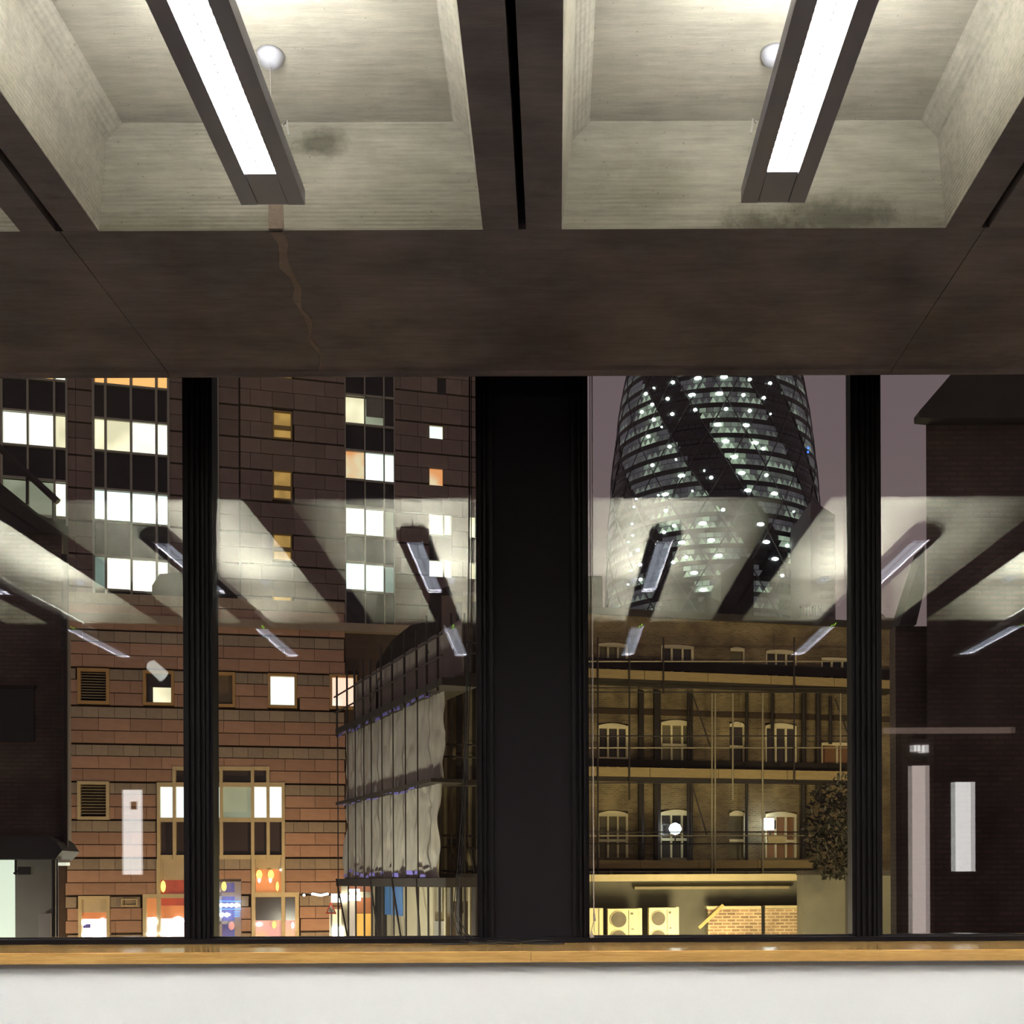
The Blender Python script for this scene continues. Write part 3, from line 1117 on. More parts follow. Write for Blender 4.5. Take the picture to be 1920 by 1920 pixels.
# ------------------------------------------------------------------ lower tiled block with the bar
LF = Facade(300, 48.0, 11.0)
low = tag(LF.root('bar_building'), 'low tiled block with a lit bar front and cream framed windows', 'building')
ua, ub = LF.hit(60, 1400)[0], LF.hit(800, 1400)[0]
ztop = LF.hit(300, 1172)[1]
MB().box(ua, ub, 0.3, 9, 0, ztop).build('core', JOINT, low)
MB().box(ua - .1, ub + .1, -0.15, 9, ztop, ztop + 0.35).build('parapet', TILEG, low)
lrects = []


def L_pane(x0, x1, y0, y1, mat, w=0.20, name='pane'):
    r = LF.rect(x0, x1, y0, y1)
    MB().box(r[0], r[1], w, w + 0.06, r[2], r[3]).build(name, mat, low)
    return r


def L_frame(x0, x1, y0, y1, t, mat, inner, name='window_frame', w0=-0.05, cut=True):
    o = LF.rect(x0, x1, y0, y1)
    i = LF.rect(x0 + t, x1 - t, y0 + t, y1 - t)
    if cut:
        lrects.append(o)
    m = MB()
    m.box(o[0], i[0], w0, 0.28, o[2], o[3]).box(i[1], o[1], w0, 0.28, o[2], o[3])
    m.box(i[0], i[1], w0, 0.28, o[2], i[2]).box(i[0], i[1], w0, 0.28, i[3], o[3])
    m.build(name, mat, low)
    if inner:
        L_pane(x0 + t, x1 - t, y0 + t, y1 - t, inner)


# louvred vents
for (y0, y1) in ((1253, 1320), (1465, 1537)):
    L_frame(145, 205, y0, y1, 6, CREAM if y0 > 1400 else OCHRE, None, 'vent_frame')
    L_pane(151, 199, y0 + 6, y1 - 6, VOID, 0.24, 'vent_back')
    n = 10
    for i in range(n):
        ya = y0 + 8 + (y1 - y0 - 16) * i / n
        a = LF.rect(151, 199, ya, ya + (y1 - y0 - 16) / n * 0.5)
        m = MB().prism([(0.03, a[2]), (0.20, a[3]), (0.20, a[3] + .03), (0.03, a[2] + .03)], 'x', a[0], a[1])
        m.build('vent_slat', LOUVM, low)
# upper windows
L_frame(268, 326, 1257, 1322, 5, OCHRE, DGLASS)
r = L_pane(286, 320, 1288, 1318, W_WARM, 0.16, 'lit_pane')
L_frame(388, 441, 1260, 1325, 5, OCHRE, pm('brown_blind', (0.20, 0.15, 0.10), rough=0.8))
L_frame(502, 557, 1263, 1327, 5, OCHRE, W_COOL)
L_frame(618, 670, 1265, 1329, 5, OCHRE, em('pane_blush', (1.0, 0.92, 0.80), 1.5, 0.3, 0.7, (1.0, 0.62, 0.48)))
# big window group
o = LF.rect(293, 534, 1467, 1611)
lrects.append(o)
lrects.append(LF.rect(325, 504, 1437, 1470))
DP = pm('grey_pane', (0.060, 0.050, 0.056), (0.075, 0.062, 0.068), 0.6, rough=0.15)
xs = [297, 326.5, 369, 414.5, 473.5, 502.5, 531]
lit = [W_COOL, W_COOL, W_COOL, W_DIM, W_COOL, W_COOL]
for x in xs:
    LF.box(x - 3, x + 3, 1467 if x in (297, 531) else 1437, 1611, -0.06, 0.28, 'mullion', CREAM, low)
for i in range(6):
    x0, x1 = xs[i] + 3, xs[i + 1] - 3
    L_pane(x0, x1, 1474, 1534, lit[i])
    L_pane(x0, x1, 1541, 1603, DP)
    for (ya, yb) in ((1467, 1475), (1533, 1541), (1603, 1611)):
        LF.box(x0, x1, ya, yb, -0.03, 0.28, 'transom', CREAM, low)
    if 1 <= i <= 4:
        L_pane(x0, x1, 1443, 1467, DP)
        LF.box(x0, x1, 1437, 1444, -0.03, 0.28, 'transom', CREAM, low)
# bar front
RED = em('bar_red', (0.62, 0.10, 0.05), 0.55, 0.5, 1.4, (0.16, 0.05, 0.05))
BORG = em('bar_orange', (0.85, 0.30, 0.10), 0.75, 0.4, 0.8, (0.55, 0.17, 0.07))
BGLO = em('bar_glow', (1.0, 0.86, 0.82), 1.8, 0.4, 1.0, (0.75, 0.5, 0.62))
BPUR = em('bar_purple', (0.22, 0.20, 0.55), 0.6, 0.4, 1.5, (0.10, 0.08, 0.22))
FLAME = em('bar_lamp', (1.0, 0.62, 0.16), 2.2)
BULB = em('bar_bulb', (1.0, 0.97, 0.93), 6.0)
NEON = em('neon_white', (0.72, 0.88, 1.0), 9.0)
NEONB = em('neon_blue', (0.10, 0.25, 1.0), 3.0)
STONE = pm('cream_panel', (0.60, 0.50, 0.33), (0.54, 0.44, 0.29), 2, rough=0.7)
SHOPG = pm('shopfront_grey', (0.42, 0.38, 0.40), (0.36, 0.33, 0.35), 2, rough=0.6)
# left bay
lrects.append(LF.rect(293, 372, 1611, 1678))
lrects.append(LF.rect(266, 372, 1678, 1790))
for x, ya, yb in ((297, 1611, 1790), (369, 1611, 1790), (271, 1678, 1790)):
    LF.box(x - 3.5, x + 3.5, ya, yb, -0.06, 0.3, 'mullion', CREAM, low)
LF.box(300, 366, 1611, 1650, 0.05, 0.3, 'panel', STONE, low)
L_pane(300, 366, 1650, 1676, RED)
LF.box(268, 372, 1676, 1684, -0.05, 0.3, 'transom', CREAM, low)
L_pane(275, 294, 1684, 1720, BORG)
L_pane(300, 366, 1684, 1698, RED)
L_pane(300, 366, 1698, 1722, BORG)
L_pane(275, 294, 1720, 1790, BGLO)
L_pane(300, 366, 1722, 1790, BGLO)
# right bay
lrects.append(LF.rect(471, 535, 1611, 1677))
lrects.append(LF.rect(471, 562, 1677, 1790))
for x, ya, yb in ((475, 1611, 1790), (531, 1611, 1790), (557, 1677, 1790)):
    LF.box(x - 3.5, x + 3.5, ya, yb, -0.06, 0.3, 'mullion', CREAM, low)
LF.box(479, 527, 1611, 1630, 0.05, 0.3, 'panel', STONE, low)
L_pane(479, 527, 1630, 1673, BORG)
LF.box(472, 561, 1673, 1682, -0.05, 0.3, 'transom', CREAM, low)
L_pane(479, 527, 1682, 1726, DP)
L_pane(535, 554, 1682, 1726, DP)
BPNK = em('bar_pink', (0.85, 0.40, 0.38), 0.9, 0.4, 1.0, (1.0, 0.55, 0.25))
L_pane(479, 527, 1726, 1790, BPNK)
L_pane(535, 554, 1726, 1790, BPNK)
# shop door with the neon sign
lrects.append(LF.rect(376, 452, 1648, 1790))
m = MB()
for (x0, x1, y0, y1) in ((376, 452, 1648, 1655), (376, 382, 1655, 1790), (410, 416, 1655, 1790), (440, 452, 1655, 1790), (382, 440, 1673, 1681), (382, 440, 1727, 1733)):
    a = LF.rect(x0, x1, y0, y1)
    m.box(a[0], a[1], 0.0, 0.28, a[2], a[3])
m.build('shop_door_frame', SHOPG, low)
L_pane(382, 410, 1655, 1790, BPUR)
L_pane(416, 440, 1655, 1790, BPUR)


def blob(px, py, rx, ry, mat, name, F_=LF, parent=low, w=-0.12, n=12):
    """small rounded lamp body"""
    u, z = F_.hit(px, py, w)
    sx = abs(F_.hit(px + rx, py, w)[0] - u)
    sz = abs(F_.hit(px, py - ry, w)[1] - z)
    vs, fs = [], []
    prof = [(-1, 0.15), (-0.7, 0.72), (0, 1), (0.7, 0.72), (1, 0.15)]
    for (zz, rr) in prof:
        for k in range(n):
            a = 2 * math.pi * k / n
            vs.append((u + sx * rr * math.cos(a), w + min(sx, .14) * rr * math.sin(a) * 0.6, z + sz * zz))
    for i in range(4):
        for k in range(n):
            fs.append((i * n + k, i * n + (k + 1) % n, (i + 1) * n + (k + 1) % n, (i + 1) * n + k))
    fs.append(tuple(range(n)))
    fs.append(tuple(4 * n + k for k in range(n)))
    return MB().add(vs, fs).build(name, mat, parent, True)


# illegible cursive neon: two glowing tube lines
for (x0, x1, yc, amp, seed) in ((396, 450, 1697, 3.6, 1), (398, 431, 1715, 4.2, 2)):
    pts = []
    nn = int((x1 - x0) * 2.2)
    for i in range(nn + 1):
        t_ = i / nn
        x = x0 + (x1 - x0) * t_ + 1.6 * math.sin(i * 0.9 + seed)
        y = yc + amp * math.cos(i * 0.9 + seed) * (0.6 + 0.4 * math.sin(i * 0.31 + seed))
        u, z = LF.hit(x, y, -0.25)
        pts.append((u, -0.25, z))
    MB().tube(pts, 0.028, 5).build('neon_line', NEON, low)
for yy in (1689, 1704):
    LF.pole(394, yy, 452, yy + 1, -0.2, 0.018, 'neon_underline', NEONB, low)
for yy in (1710, 1714, 1718):
    LF.pole(439, yy, 449, yy, -0.2, 0.02, 'neon_underline', NEONB, low)
for (x, y, rx, ry, m_) in ((306, 1662, 5, 11, FLAME), (420, 1662, 5, 9, FLAME), (486, 1648, 3, 7, BULB), (507, 1648, 3, 7, BULB),
                           (486, 1640, 6, 9, FLAME), (508, 1640, 6, 9, FLAME), (520, 1662, 3, 9, FLAME),
                           (287, 1728, 9, 8, BULB), (334, 1727, 12, 9, BULB), (316, 1750, 18, 6, BULB), (278, 1751, 4, 4, BULB), (290, 1751, 5, 4, BULB),
                           (486, 1733, 7, 4, BULB), (514, 1734, 4, 7, FLAME), (434, 1736, 6, 8, BPNK), (549, 1735, 3, 6, BULB), (407, 1671, 3, 3, BULB), (526, 1631, 2, 2, BULB)):
    blob(x, y, rx, ry, m_, 'bar_lamp')
# small left window with blind
L_frame(147, 206, 1680, 1790, 6, CREAM, BGLO)
L_pane(153, 200, 1686, 1711, STONE, 0.1, 'blind')
L_pane(153, 200, 1711, 1723, BORG, 0.14, 'shelf_panel')
for (x, y, rx, ry, m_) in ((157, 1730, 5, 5, BULB), (192, 1724, 5, 3, BULB), (156, 1753, 5, 4, BULB), (200, 1753, 3, 3, BULB), (183, 1748, 12, 14, BULB)):
    blob(x, y, rx, ry, m_, 'bar_lamp', w=0.02)
L_pane(155, 168, 1733, 1740, pm('navy_panel', (0.05, 0.05, 0.25), rough=0.5), 0.12, 'shelf_panel')
# bulkhead wall light
LAMPB = em('bulkhead_lens', (1.0, 0.86, 0.55), 0.55)
L_frame(228, 258, 1685, 1699, 2, CREAM, LAMPB, 'wall_light', -0.12, False)
# wall tiles in groups of three courses
zl = LF.hit(240, 1607)[1]
ph = (LF.hit(240, 1536)[1] - zl) / 3
W60 = LF.hit(205, 1560)[0] - LF.hit(145, 1560)[0]
u0, u1 = LF.hit(122, 1500)[0], LF.hit(648, 1500)[0]
for g_ in range(-3, 7):
    zb = zl + g_ * 3 * ph
    for j in range(3):
        za = zb + j * ph
        zc = za + ph - (0.07 if j == 2 else 0.02)
        if j == 2:      # grey course under the dark line
            tile_row(low, 'wall_tile', TILEG, u0, u1, za, zc, W60 / 2, 0.2 + 0.35 * (g_ % 2), lrects, 0.02, 0.3, 0.015)
        else:
            tile_row(low, 'wall_tile', TILEO, u0, u1, za, zc, W60, (0.55 if j == 0 else 0.55 + W60 / 2) % W60, lrects, 0.0, 0.3, 0.015)

# ------------------------------------------------------------------ street things before the bar
PF = Facade(640, 44.0, 0.0)
ts = PF.root('warning_sign')
a = [PF.hit(x, y)[0:2] for x, y in ((611, 1713), (631, 1714), (620.5, 1690))]
SRED = pm('sign_red', (0.75, 0.09, 0.04), rough=0.5)
SWHT = pm('sign_white', (0.80, 0.74, 0.60), rough=0.5)
MB().prism([(p[0], p[1]) for p in a], 'y', -0.01, 0.01).build('sign_border', SRED, ts)
c = (sum(p[0] for p in a) / 3, sum(p[1] for p in a) / 3)
MB().prism([(c[0] + (p[0] - c[0]) * .62, c[1] + (p[1] - c[1]) * .62) for p in a], 'y', -0.02, 0.0).build('sign_face', SWHT, ts)
DK = pm('sign_black', (0.02, 0.02, 0.02), rough=0.5)
for dx, dz, h in ((-0.03, 0.0, 0.07), (0.03, -0.05, 0.07)):
    MB().prism([(c[0] + dx - .012, c[1] + dz - h), (c[0] + dx + .012, c[1] + dz - h), (c[0] + dx + .018, c[1] + dz + h), (c[0] + dx - .012, c[1] + dz + h)], 'y', -0.03, -0.01).build('pictogram', DK, ts)
MB().tube([(c[0], 0.06, 0), (c[0], 0.06, a[2][1] - 0.1)], 0.04, 8).build('post', pm('galvanised', (0.4, 0.38, 0.35), rough=0.5, metal=0.5), ts)
tag(ts, 'red bordered triangular road sign on a post before the bar', 'road sign')

kiosk = PF.root('takeaway_front')
CRW = pm('cream_post', (0.72, 0.62, 0.42), (0.66, 0.56, 0.38), 3, rough=0.6)
PF.box(640, 652, 1655, 1800, 0.0, 0.3, 'column', CRW, kiosk)
PF.box(652, 700, 1672, 1683, 0.05, 0.4, 'fascia', CRW, kiosk)
PF.box(699, 713, 1652, 1800, 0.0, 0.3, 'column', CRW, kiosk)
PF.box(652, 700, 1652, 1672, 0.3, 0.5, 'upper_panel', em('kiosk_red', (0.7, 0.25, 0.12), 0.5, 0.4, 1.5), kiosk)
PF.box(652, 668, 1683, 1800, 0.3, 0.45, 'shop_glass', em('kiosk_pale', (0.95, 0.78, 0.62), 0.9, 0.4, 1.2), kiosk)
PF.box(669, 700, 1683, 1712, 0.3, 0.45, 'shop_glass', em('kiosk_dark_orange', (0.72, 0.22, 0.06), 0.7, 0.4, 1.2), kiosk)
PF.box(669, 700, 1713, 1800, 0.3, 0.45, 'shop_glass', em('kiosk_orange', (1.0, 0.50, 0.08), 1.1, 0.3, 1.2), kiosk)
PF.box(618, 641, 1705, 1800, 0.2, 0.4, 'side_glass', em('kiosk_cream', (1.0, 0.82, 0.55), 0.9, 0.3, 1.2), kiosk)
for (x0, x1, y0, y1) in ((621, 646, 1676, 1692), (648, 675, 1678, 1689), (653, 673, 1667, 1672), (704, 708, 1681, 1700)):
    PF.box(x0, x1, y0, y1, -0.15, 0.0, 'light_box', BULB, kiosk)
PF.box(624, 644, 1738, 1800, -0.1, 0.1, 'light_box', BULB, kiosk)
tag(kiosk, 'brightly lit takeaway front with cream columns and light boxes', 'shop front')
fl = PF.root('festoon_lights')
pts = []
for i in range(13):
    x = 566 + i * 4.0
    u, z = PF.hit(x, 1676.5 + 1.2 * math.sin(i * 0.9))
    pts.append((u, 0, z + 0.05))
    if i > 0 and (i < 2 or i > 4):
        MB().lathe([(0.012, 0.03), (0.045, 0.0), (0.045, -0.04), (0.01, -0.07)], (u, 0, z), 8).build('bulb', BULB, fl)
MB().tube(pts, 0.012, 4).build('wire', CABLE, fl)
tag(fl, 'string of white festoon bulbs leading to the takeaway front', 'string lights')

# ------------------------------------------------------------------ scaffolded building wrapped in sheeting
P0 = U(634, VY, 40.0)
P1 = U(832, VY, 30.0)
ang = math.degrees(math.atan2(P1.y - P0.y, P1.x - P0.x))
SF = Facade(634, 40.0, ang)
SF.s = math.sin(SF.a); SF.c = math.cos(SF.a)
scf = tag(SF.root('scaffold_wrap'), 'scaffold wrapped in pale plastic sheeting on the street corner', 'scaffold')
_n = Vector((-math.sin(R(ang)), math.cos(R(ang)), 0))
scf.location = Vector(scf.location) + _n * 0.34
Ltot = (Vector((P1.x, P1.y)) - Vector((P0.x, P0.y))).length
SHEET = pm('plastic_sheet', (0.55, 0.52, 0.46), (0.46, 0.43, 0.38), 1.5, stretch=(2, 1, .5), rough=0.32, bump=0.25, bscale=6)
NETM = pm('debris_net', (0.36, 0.32, 0.29), (0.30, 0.27, 0.24), 2, rough=0.85, bump=0.2)
BLUEH = pm('sheet_hem_blue', (0.22, 0.20, 0.80), (0.30, 0.28, 0.85), 3, rough=0.4)
SCP = pm('scaffold_dark', (0.045, 0.036, 0.036), (0.06, 0.05, 0.046), 5, rough=0.6, metal=0.3)
SCL = pm('scaffold_pale', (0.48, 0.42, 0.28), (0.40, 0.35, 0.23), 5, rough=0.5, metal=0.3)
BOARD = pm('scaffold_board', (0.44, 0.33, 0.16), (0.35, 0.26, 0.125), 3, stretch=(1, 1, 6), rough=0.85)
DBOARD = pm('dark_board', (0.05, 0.04, 0.036), (0.036, 0.03, 0.027), 3, rough=0.9)


def ztop_at(px, py):
    return SF.hit(px, py)[1]


z_top = SF.hit(637, 1277)[1]
z_p1 = SF.hit(634, 1366)[1]
z_p2 = SF.hit(634, 1504)[1]
z_p3 = SF.hit(634, 1648)[1]


def sheet(name, u0, u1, z0, z1, mat, depth, nu, nz_, seed, hem=0.0, wbase=0.0):
    vs, fs = [], []
    for j in range(nz_ + 1):
        for i in range(nu + 1):
            u = u0 + (u1 - u0) * i / nu
            z = z0 + (z1 - z0) * j / nz_
            tz = j / nz_
            p = Vector((u * 1.3 + seed, z * 0.30, seed * 2.1))
            fold = math.sin(u * 7.5 + 1.6 * noise.noise(p) * 3 + seed) * 0.5
            cr = noise.noise(Vector((u * 1.8 + seed * 3, z * 0.8 + u * 0.5, 1.3))) + 0.6 * noise.noise(Vector((u * 4.1, z * 1.7 - u * 0.9, seed)))
            wv = depth * (fold * (0.35 + 0.65 * (1 - tz)) + 1.1 * cr)
            zz = z + (hem * (0.5 + noise.noise(Vector((u * 1.6, seed, 0.4)))) if j == 0 else 0)
            vs.append((u, wbase - abs(wv), zz))
    for j in range(nz_):
        for i in range(nu):
            a = j * (nu + 1) + i
            fs.append((a, a + 1, a + nu + 2, a + nu + 1))
    o = MB().add(vs, fs).build(name, mat, scf, True)
    sm = o.modifiers.new('thickness', 'SOLIDIFY')
    sm.thickness = 0.01
    return o


uR = SF.hit(812, 1400)[0]
sheet('upper_net', 0.15, SF.hit(829, 1200)[0], z_p1 + 0.1, z_top, NETM, 0.07, 60, 10, 3.3, wbase=0.25)
sheet('plastic_sheet', 0.0, uR, z_p2, z_p1 - 0.12, SHEET, 0.12, 110, 40, 1.1)
sheet('plastic_sheet', 0.0, SF.hit(806, 1550)[0], z_p3 - 0.02, z_p2 - 0.05, SHEET, 0.15, 110, 40, 7.7)
# ragged blue hem lit below the boards
for (ua_, ub_, zc, th, sd) in ((0.1, uR, z_p1 - 0.30, 0.09, 0), (0.0, uR * 0.95, z_p2 - 0.16, 0.05, 2), (0.0, uR * 0.95, z_p3 + 0.04, 0.10, 5)):
    u = ua_
    k = 0
    while u < ub_ - 0.3:
        l_ = 0.25 + 0.5 * random.random()
        if random.random() < 0.72:
            dz = 0.05 * math.sin(k * 1.3 + sd) + (0.12 * random.random() if sd == 5 else 0)
            MB().prism([(u, zc + dz), (u + l_, zc + dz + 0.03 * math.sin(k)), (u + l_ * 0.9, zc + dz + th), (u + 0.1, zc + dz + th * 1.1)], 'y', -0.35, -0.33).build('blue_hem', BLUEH, scf)
        u += l_ + 0.1
        k += 1
# boards
for zc, th, uu in ((z_p1, 0.20, SF.hit(833, 1290)[0]), (z_p2, 0.10, SF.hit(812, 1460)[0]), (z_p3, 0.24, SF.hit(840, 1650)[0])):
    MB().box(-0.05, uu, -0.40, 0.55, zc - th, zc).build('platform_board', DBOARD, scf)
# standards and rails
ust = [SF.hit(x, 1350)[0] for x in (634, 653, 667, 683, 697, 717, 738, 761, 784, 803, 824)]
for i, u in enumerate(ust):
    zt_ = z_top + (0.25 if i % 2 else 0.05) + (0.15 if i == 0 else 0)
    MB().tube([(u, -0.38, z_p1 - 0.3), (u, -0.38, zt_)], 0.035, 6).build('standard', SCP, scf)
    MB().tube([(u, -0.36, 0), (u, -0.36, z_p3 - 0.2)], 0.03, 6).build('standard', SCP, scf)
    if i < 9:
        MB().tube([(u, -0.36, z_p3), (u, -0.36, z_p1 - .3)], 0.02, 6).build('standard', SCP, scf)
uEnd = ust[-1] + 0.4
for dz in (0.55, 1.1):
    MB().tube([(-0.2, -0.40, z_p1 + dz), (uEnd, -0.40, z_p1 + dz)], 0.028, 6).build('guard_rail', SCP, scf)
for (ia, ib) in ((3, 0), (6, 4), (8, 6), (9, 8)):
    MB().tube([(ust[ia], -0.42, 0), (ust[ib], -0.42, z_p3)], 0.03, 6).build('brace', SCP, scf)
MB().tube([(ust[4], -0.44, z_p1), (ust[5], -0.44, z_p1 + 0.85)], 0.025, 6).build('brace', SCP, scf)
# short returned side of the wrap at the far corner
MB().box(-0.03, 0.0, 0, 2.0, z_p2, z_p1).build('side_sheet', SHEET, scf)

# building inside the wrap: hoarded ground floor, rendered return wall and dark roof
hb = tag(SF.root('hoarded_house'), 'cream rendered house behind the wrapped scaffold, hoarding at street level', 'building')
HOAR = pm('hoarding', (0.62, 0.56, 0.40), (0.56, 0.50, 0.36), 2, rough=0.7)
RENDER = pm('rendered_wall', (0.30, 0.235, 0.165), (0.24, 0.185, 0.13), 1.5, rough=0.9, bump=0.1)
MB().box(1.2, SF.hit(800, 1500, 1.3)[0], 1.1, 1.4, 0, z_top - 0.6).build('wall', RENDER, hb)
MB().box(SF.hit(700, 1700, .8)[0], SF.hit(815, 1700, .8)[0], 0.8, 1.1, 0, z_p3 - 0.2).build('hoarding_panel', HOAR, hb)
a, b = SF.hit(717, 1690, .78)[0], SF.hit(759, 1690, .78)[0]
POST = pm('blue_poster', (0.10, 0.26, 0.72), (0.16, 0.40, 0.80), 1.2, rough=0.5)
MB().box(a, b, 0.74, 0.80, SF.hit(740, 1716, .76)[1], SF.hit(740, 1659, .76)[1]).build('poster', POST, hb)
MB().box(b, b + 0.08, 0.73, 0.80, SF.hit(740, 1718, .76)[1], SF.hit(740, 1656, .76)[1]).build('poster_edge', HOAR, hb)

RF = Facade(832, 33.0, 3.0)
ret = tag(RF.root('scaffolded_wall'), 'brown rendered wall with pale pipes and scaffold left of the pier', 'building')
a, b = RF.hit(828, 1400)[0], RF.hit(945, 1400)[0]
MB().box(a, b, 0.3, 1.2, 0, RF.hit(860, 1112)[1]).build('wall', RENDER, ret)
for x, mt, rr in ((835.5, SCL, .05), (882, SCL, .06), (861, SCP, .10), (893, SCP, .12)):
    RF.pole(x, 1130 if mt is SCP else 1285, x - (1 if x > 870 else 0), 1790, 0.1, rr, 'downpipe', mt, ret)
for y in (1203, 1223, 1262, 1395, 1418, 1566, 1588, 1632):
    RF.pole(800 if y < 1300 else 812, y, 930, y + 3, -0.1, 0.03, 'ledger', SCP, ret)
for (x0, x1, y0, y1) in ((825, 930, 1262, 1284), (812, 930, 1462, 1472), (803, 930, 1638, 1655)):
    RF.box(x0, x1, y0, y1, -0.5, 0.25, 'platform_board', DBOARD, ret)
for x in (825, 846, 871):
    RF.pole(x, 1150, x, 1790, -0.35, 0.032, 'standard', SCP, ret)
RF.pole(840, 1590, 885, 1660, -0.3, 0.025, 'brace', SCP, ret)
RF.pole(868, 1530, 890, 1640, -0.3, 0.025, 'brace', SCP, ret)
WPAN = pm('white_panel', (0.72, 0.72, 0.70), rough=0.6)
for (x0, x1, y0, y1, mt) in ((820, 829, 1662, 1710, WPAN), (838, 848, 1664, 1712, WPAN), (815, 838, 1727, 1790, WPAN), (862, 872, 1712, 1790, HOAR), (882, 930, 1706, 1790, HOAR), (850, 880, 1660, 1690, HOAR)):
    RF.box(x0, x1, y0, y1, 0.1, 0.3, 'hoarding_panel', mt, ret)
for (x0, x1, y0, y1) in ((868, 880, 1455, 1512),):
    RF.box(x0, x1, y0, y1, 0.15, 0.3, 'window_pane', DGLASS, ret)
RF.box(832, 857, 1573, 1583, 0.1, 0.3, 'window_pane', DGLASS, ret)

# dark slate roof and chimney behind the scaffold
ROOFM = pm('dark_slate', (0.026, 0.021, 0.021), (0.034, 0.028, 0.027), 3, rough=0.85)
BRKD = brick_mat('soot_brick', (0.15, 0.102, 0.085), (0.11, 0.078, 0.066), (0.09, 0.075, 0.066))


def outline(name, pix, d, th, mat, label, cat, ground=True):
    """a solid silhouette with real thickness, base on its own plane at depth d"""
    base = U(sum(p[0] for p in pix) / len(pix), max(p[1] for p in pix), d)
    poly = []
    for (x, y) in pix:
        p = U(x, y, d)
        zg = p.z - base.z
        if y >= max(q_[1] for q_ in pix) - 1 and ground:
            zg = STREET - base.z
        poly.append((p.x - base.x, zg))
    o = MB().prism(poly, 'y', 0, th).build(name, mat)
    o.location = base
    return tag(o, label, cat)


outline('slate_roof', [(700, 1300), (705, 1245), (735, 1200), (770, 1172), (800, 1166), (806, 1112), (842, 1098), (852, 1180), (900, 1190), (900, 1300)], 37.5, 6, ROOFM,
        'dark slate roof with a chimney rising behind the wrapped scaffold', 'roof')
outline('roof_cabin', [(285, 1172), (285, 1098), (299, 1076), (352, 1073), (400, 1078), (400, 1172)], 52, 4, ROOFM,
        'dark plant cabin on the flat roof left of the mullion', 'roof cabin')

# ------------------------------------------------------------------ dark brick corner at far left
AF = Facade(60, 21.0, 4.0)
ab = tag(AF.root('brick_corner_house'), 'dark brick house at the left edge with a shuttered shop', 'building')
uE = AF.hit(117, 1300)[0]
u_l = AF.hit(-160, 1300)[0]
z_e = AF.hit(117, 1003)[1]
def skew(m, w1, du):
    m.v = [(x + du * (abs(y - w1) < 1e-6), y, z) for x, y, z in m.v]
    return m


duA = AF.hit(133, 1300, 9)[0] - uE
skew(MB().box(u_l, uE, 0, 9, AF.hit(60, 1600)[1], z_e), 9, duA).build('wall', BRKD, ab)
zr = AF.hit(-100, 830)[1]
gm = MB().prism([(u_l, z_e), (uE + .15, z_e), (uE + .15, z_e + .12), (AF.hit(75, 966)[0], AF.hit(75, 966)[1]), (AF.hit(0, 905)[0], AF.hit(0, 905)[1]), (u_l, zr)], 'y', -0.1, 9)
skew(gm, 9, duA - 0.2).build('gable', ROOFM, ab)
m = MB().tube([(AF.hit(-20, 822)[0], 0.2, AF.hit(-20, 822)[1]), (AF.hit(101, 934)[0], 0.2, AF.hit(101, 934)[1])], 0.07, 6)
m.build('roof_rail', SCP, ab)
AF.pole(101, 926, 102, 1005, 0.2, 0.035, 'rail_post', SCP, ab)
AF.pole(51, 880, 51, 945, 0.2, 0.025, 'rail_post', SCP, ab)
AF.box(0, 64, 1290, 1390, -0.02, 0.05, 'window_pane', SPAN, ab)
AF.box(-10, 66, 1284, 1290, -0.04, 0.05, 'window_head', ROOFM, ab)
AF.pole(121, 1040, 122, 1590, -0.06, 0.06, 'downpipe', SCP, ab)
# fascia canopy over the shop
c0, c1 = AF.hit(-160, 1590)[0], AF.hit(122, 1590)[0]
zc0, zc1 = AF.hit(60, 1612)[1], AF.hit(60, 1570)[1]
MB().prism([(c0, zc0), (c1, zc0), (c1 + 0.12, zc0 + .15), (c1 + 0.02, zc1 - .1), (c1 - .12, zc1), (c0, zc1)], 'y', -0.5, 0.4).build('canopy', pm('canopy_dark', (0.03, 0.025, 0.027), rough=0.7), ab)
AF.box(-160, 28, 1612, 1800, 0.15, 0.4, 'lit_wall', em('shop_lit_wall', (0.92, 1.0, 0.84), 0.95, 0.12, 0.4), ab)
AF.box(28.5, 98, 1612, 1800, 0.1, 0.4, 'shutter', pm('grey_shutter', (0.34, 0.31, 0.28), (0.30, 0.27, 0.25), 2, rough=0.6), ab)
AF.pole(100.5, 1608, 100.5, 1800, -0.1, 0.033, 'canopy_post', SCP, ab)
AF.pole(107.5, 1612, 107.5, 1800, -0.05, 0.02, 'canopy_post', pm('blue_grey_pipe', (0.16, 0.15, 0.18), rough=0.5), ab)
AF.box(109, 124, 1617, 1623, -0.2, 0.0, 'under_canopy_lamp', em('canopy_lamp', (1.0, 0.97, 0.8), 0.9), ab)
AF.box(72, 95, 1713, 1800, -0.15, 0.05, 'pale_bin', pm('pale_metal', (0.42, 0.39, 0.36), (0.5, 0.47, 0.44), 4, rough=0.35, metal=0.4), ab)
cc = AF.root('security_camera')
m = AF.box(33, 58, 1625, 1640, -0.5, -0.38, 'camera_body', pm('camera_dark', (0.03, 0.028, 0.028), rough=0.5), cc)
AF.pole(26, 1638, 36, 1632, -0.42, 0.02, 'bracket_arm', SCP, cc)
AF.pole(29.5, 1640, 29.5, 1612, -0.42, 0.02, 'bracket_arm', SCP, cc)
tag(cc, 'dark box camera fixed under the shop canopy at left', 'security camera')

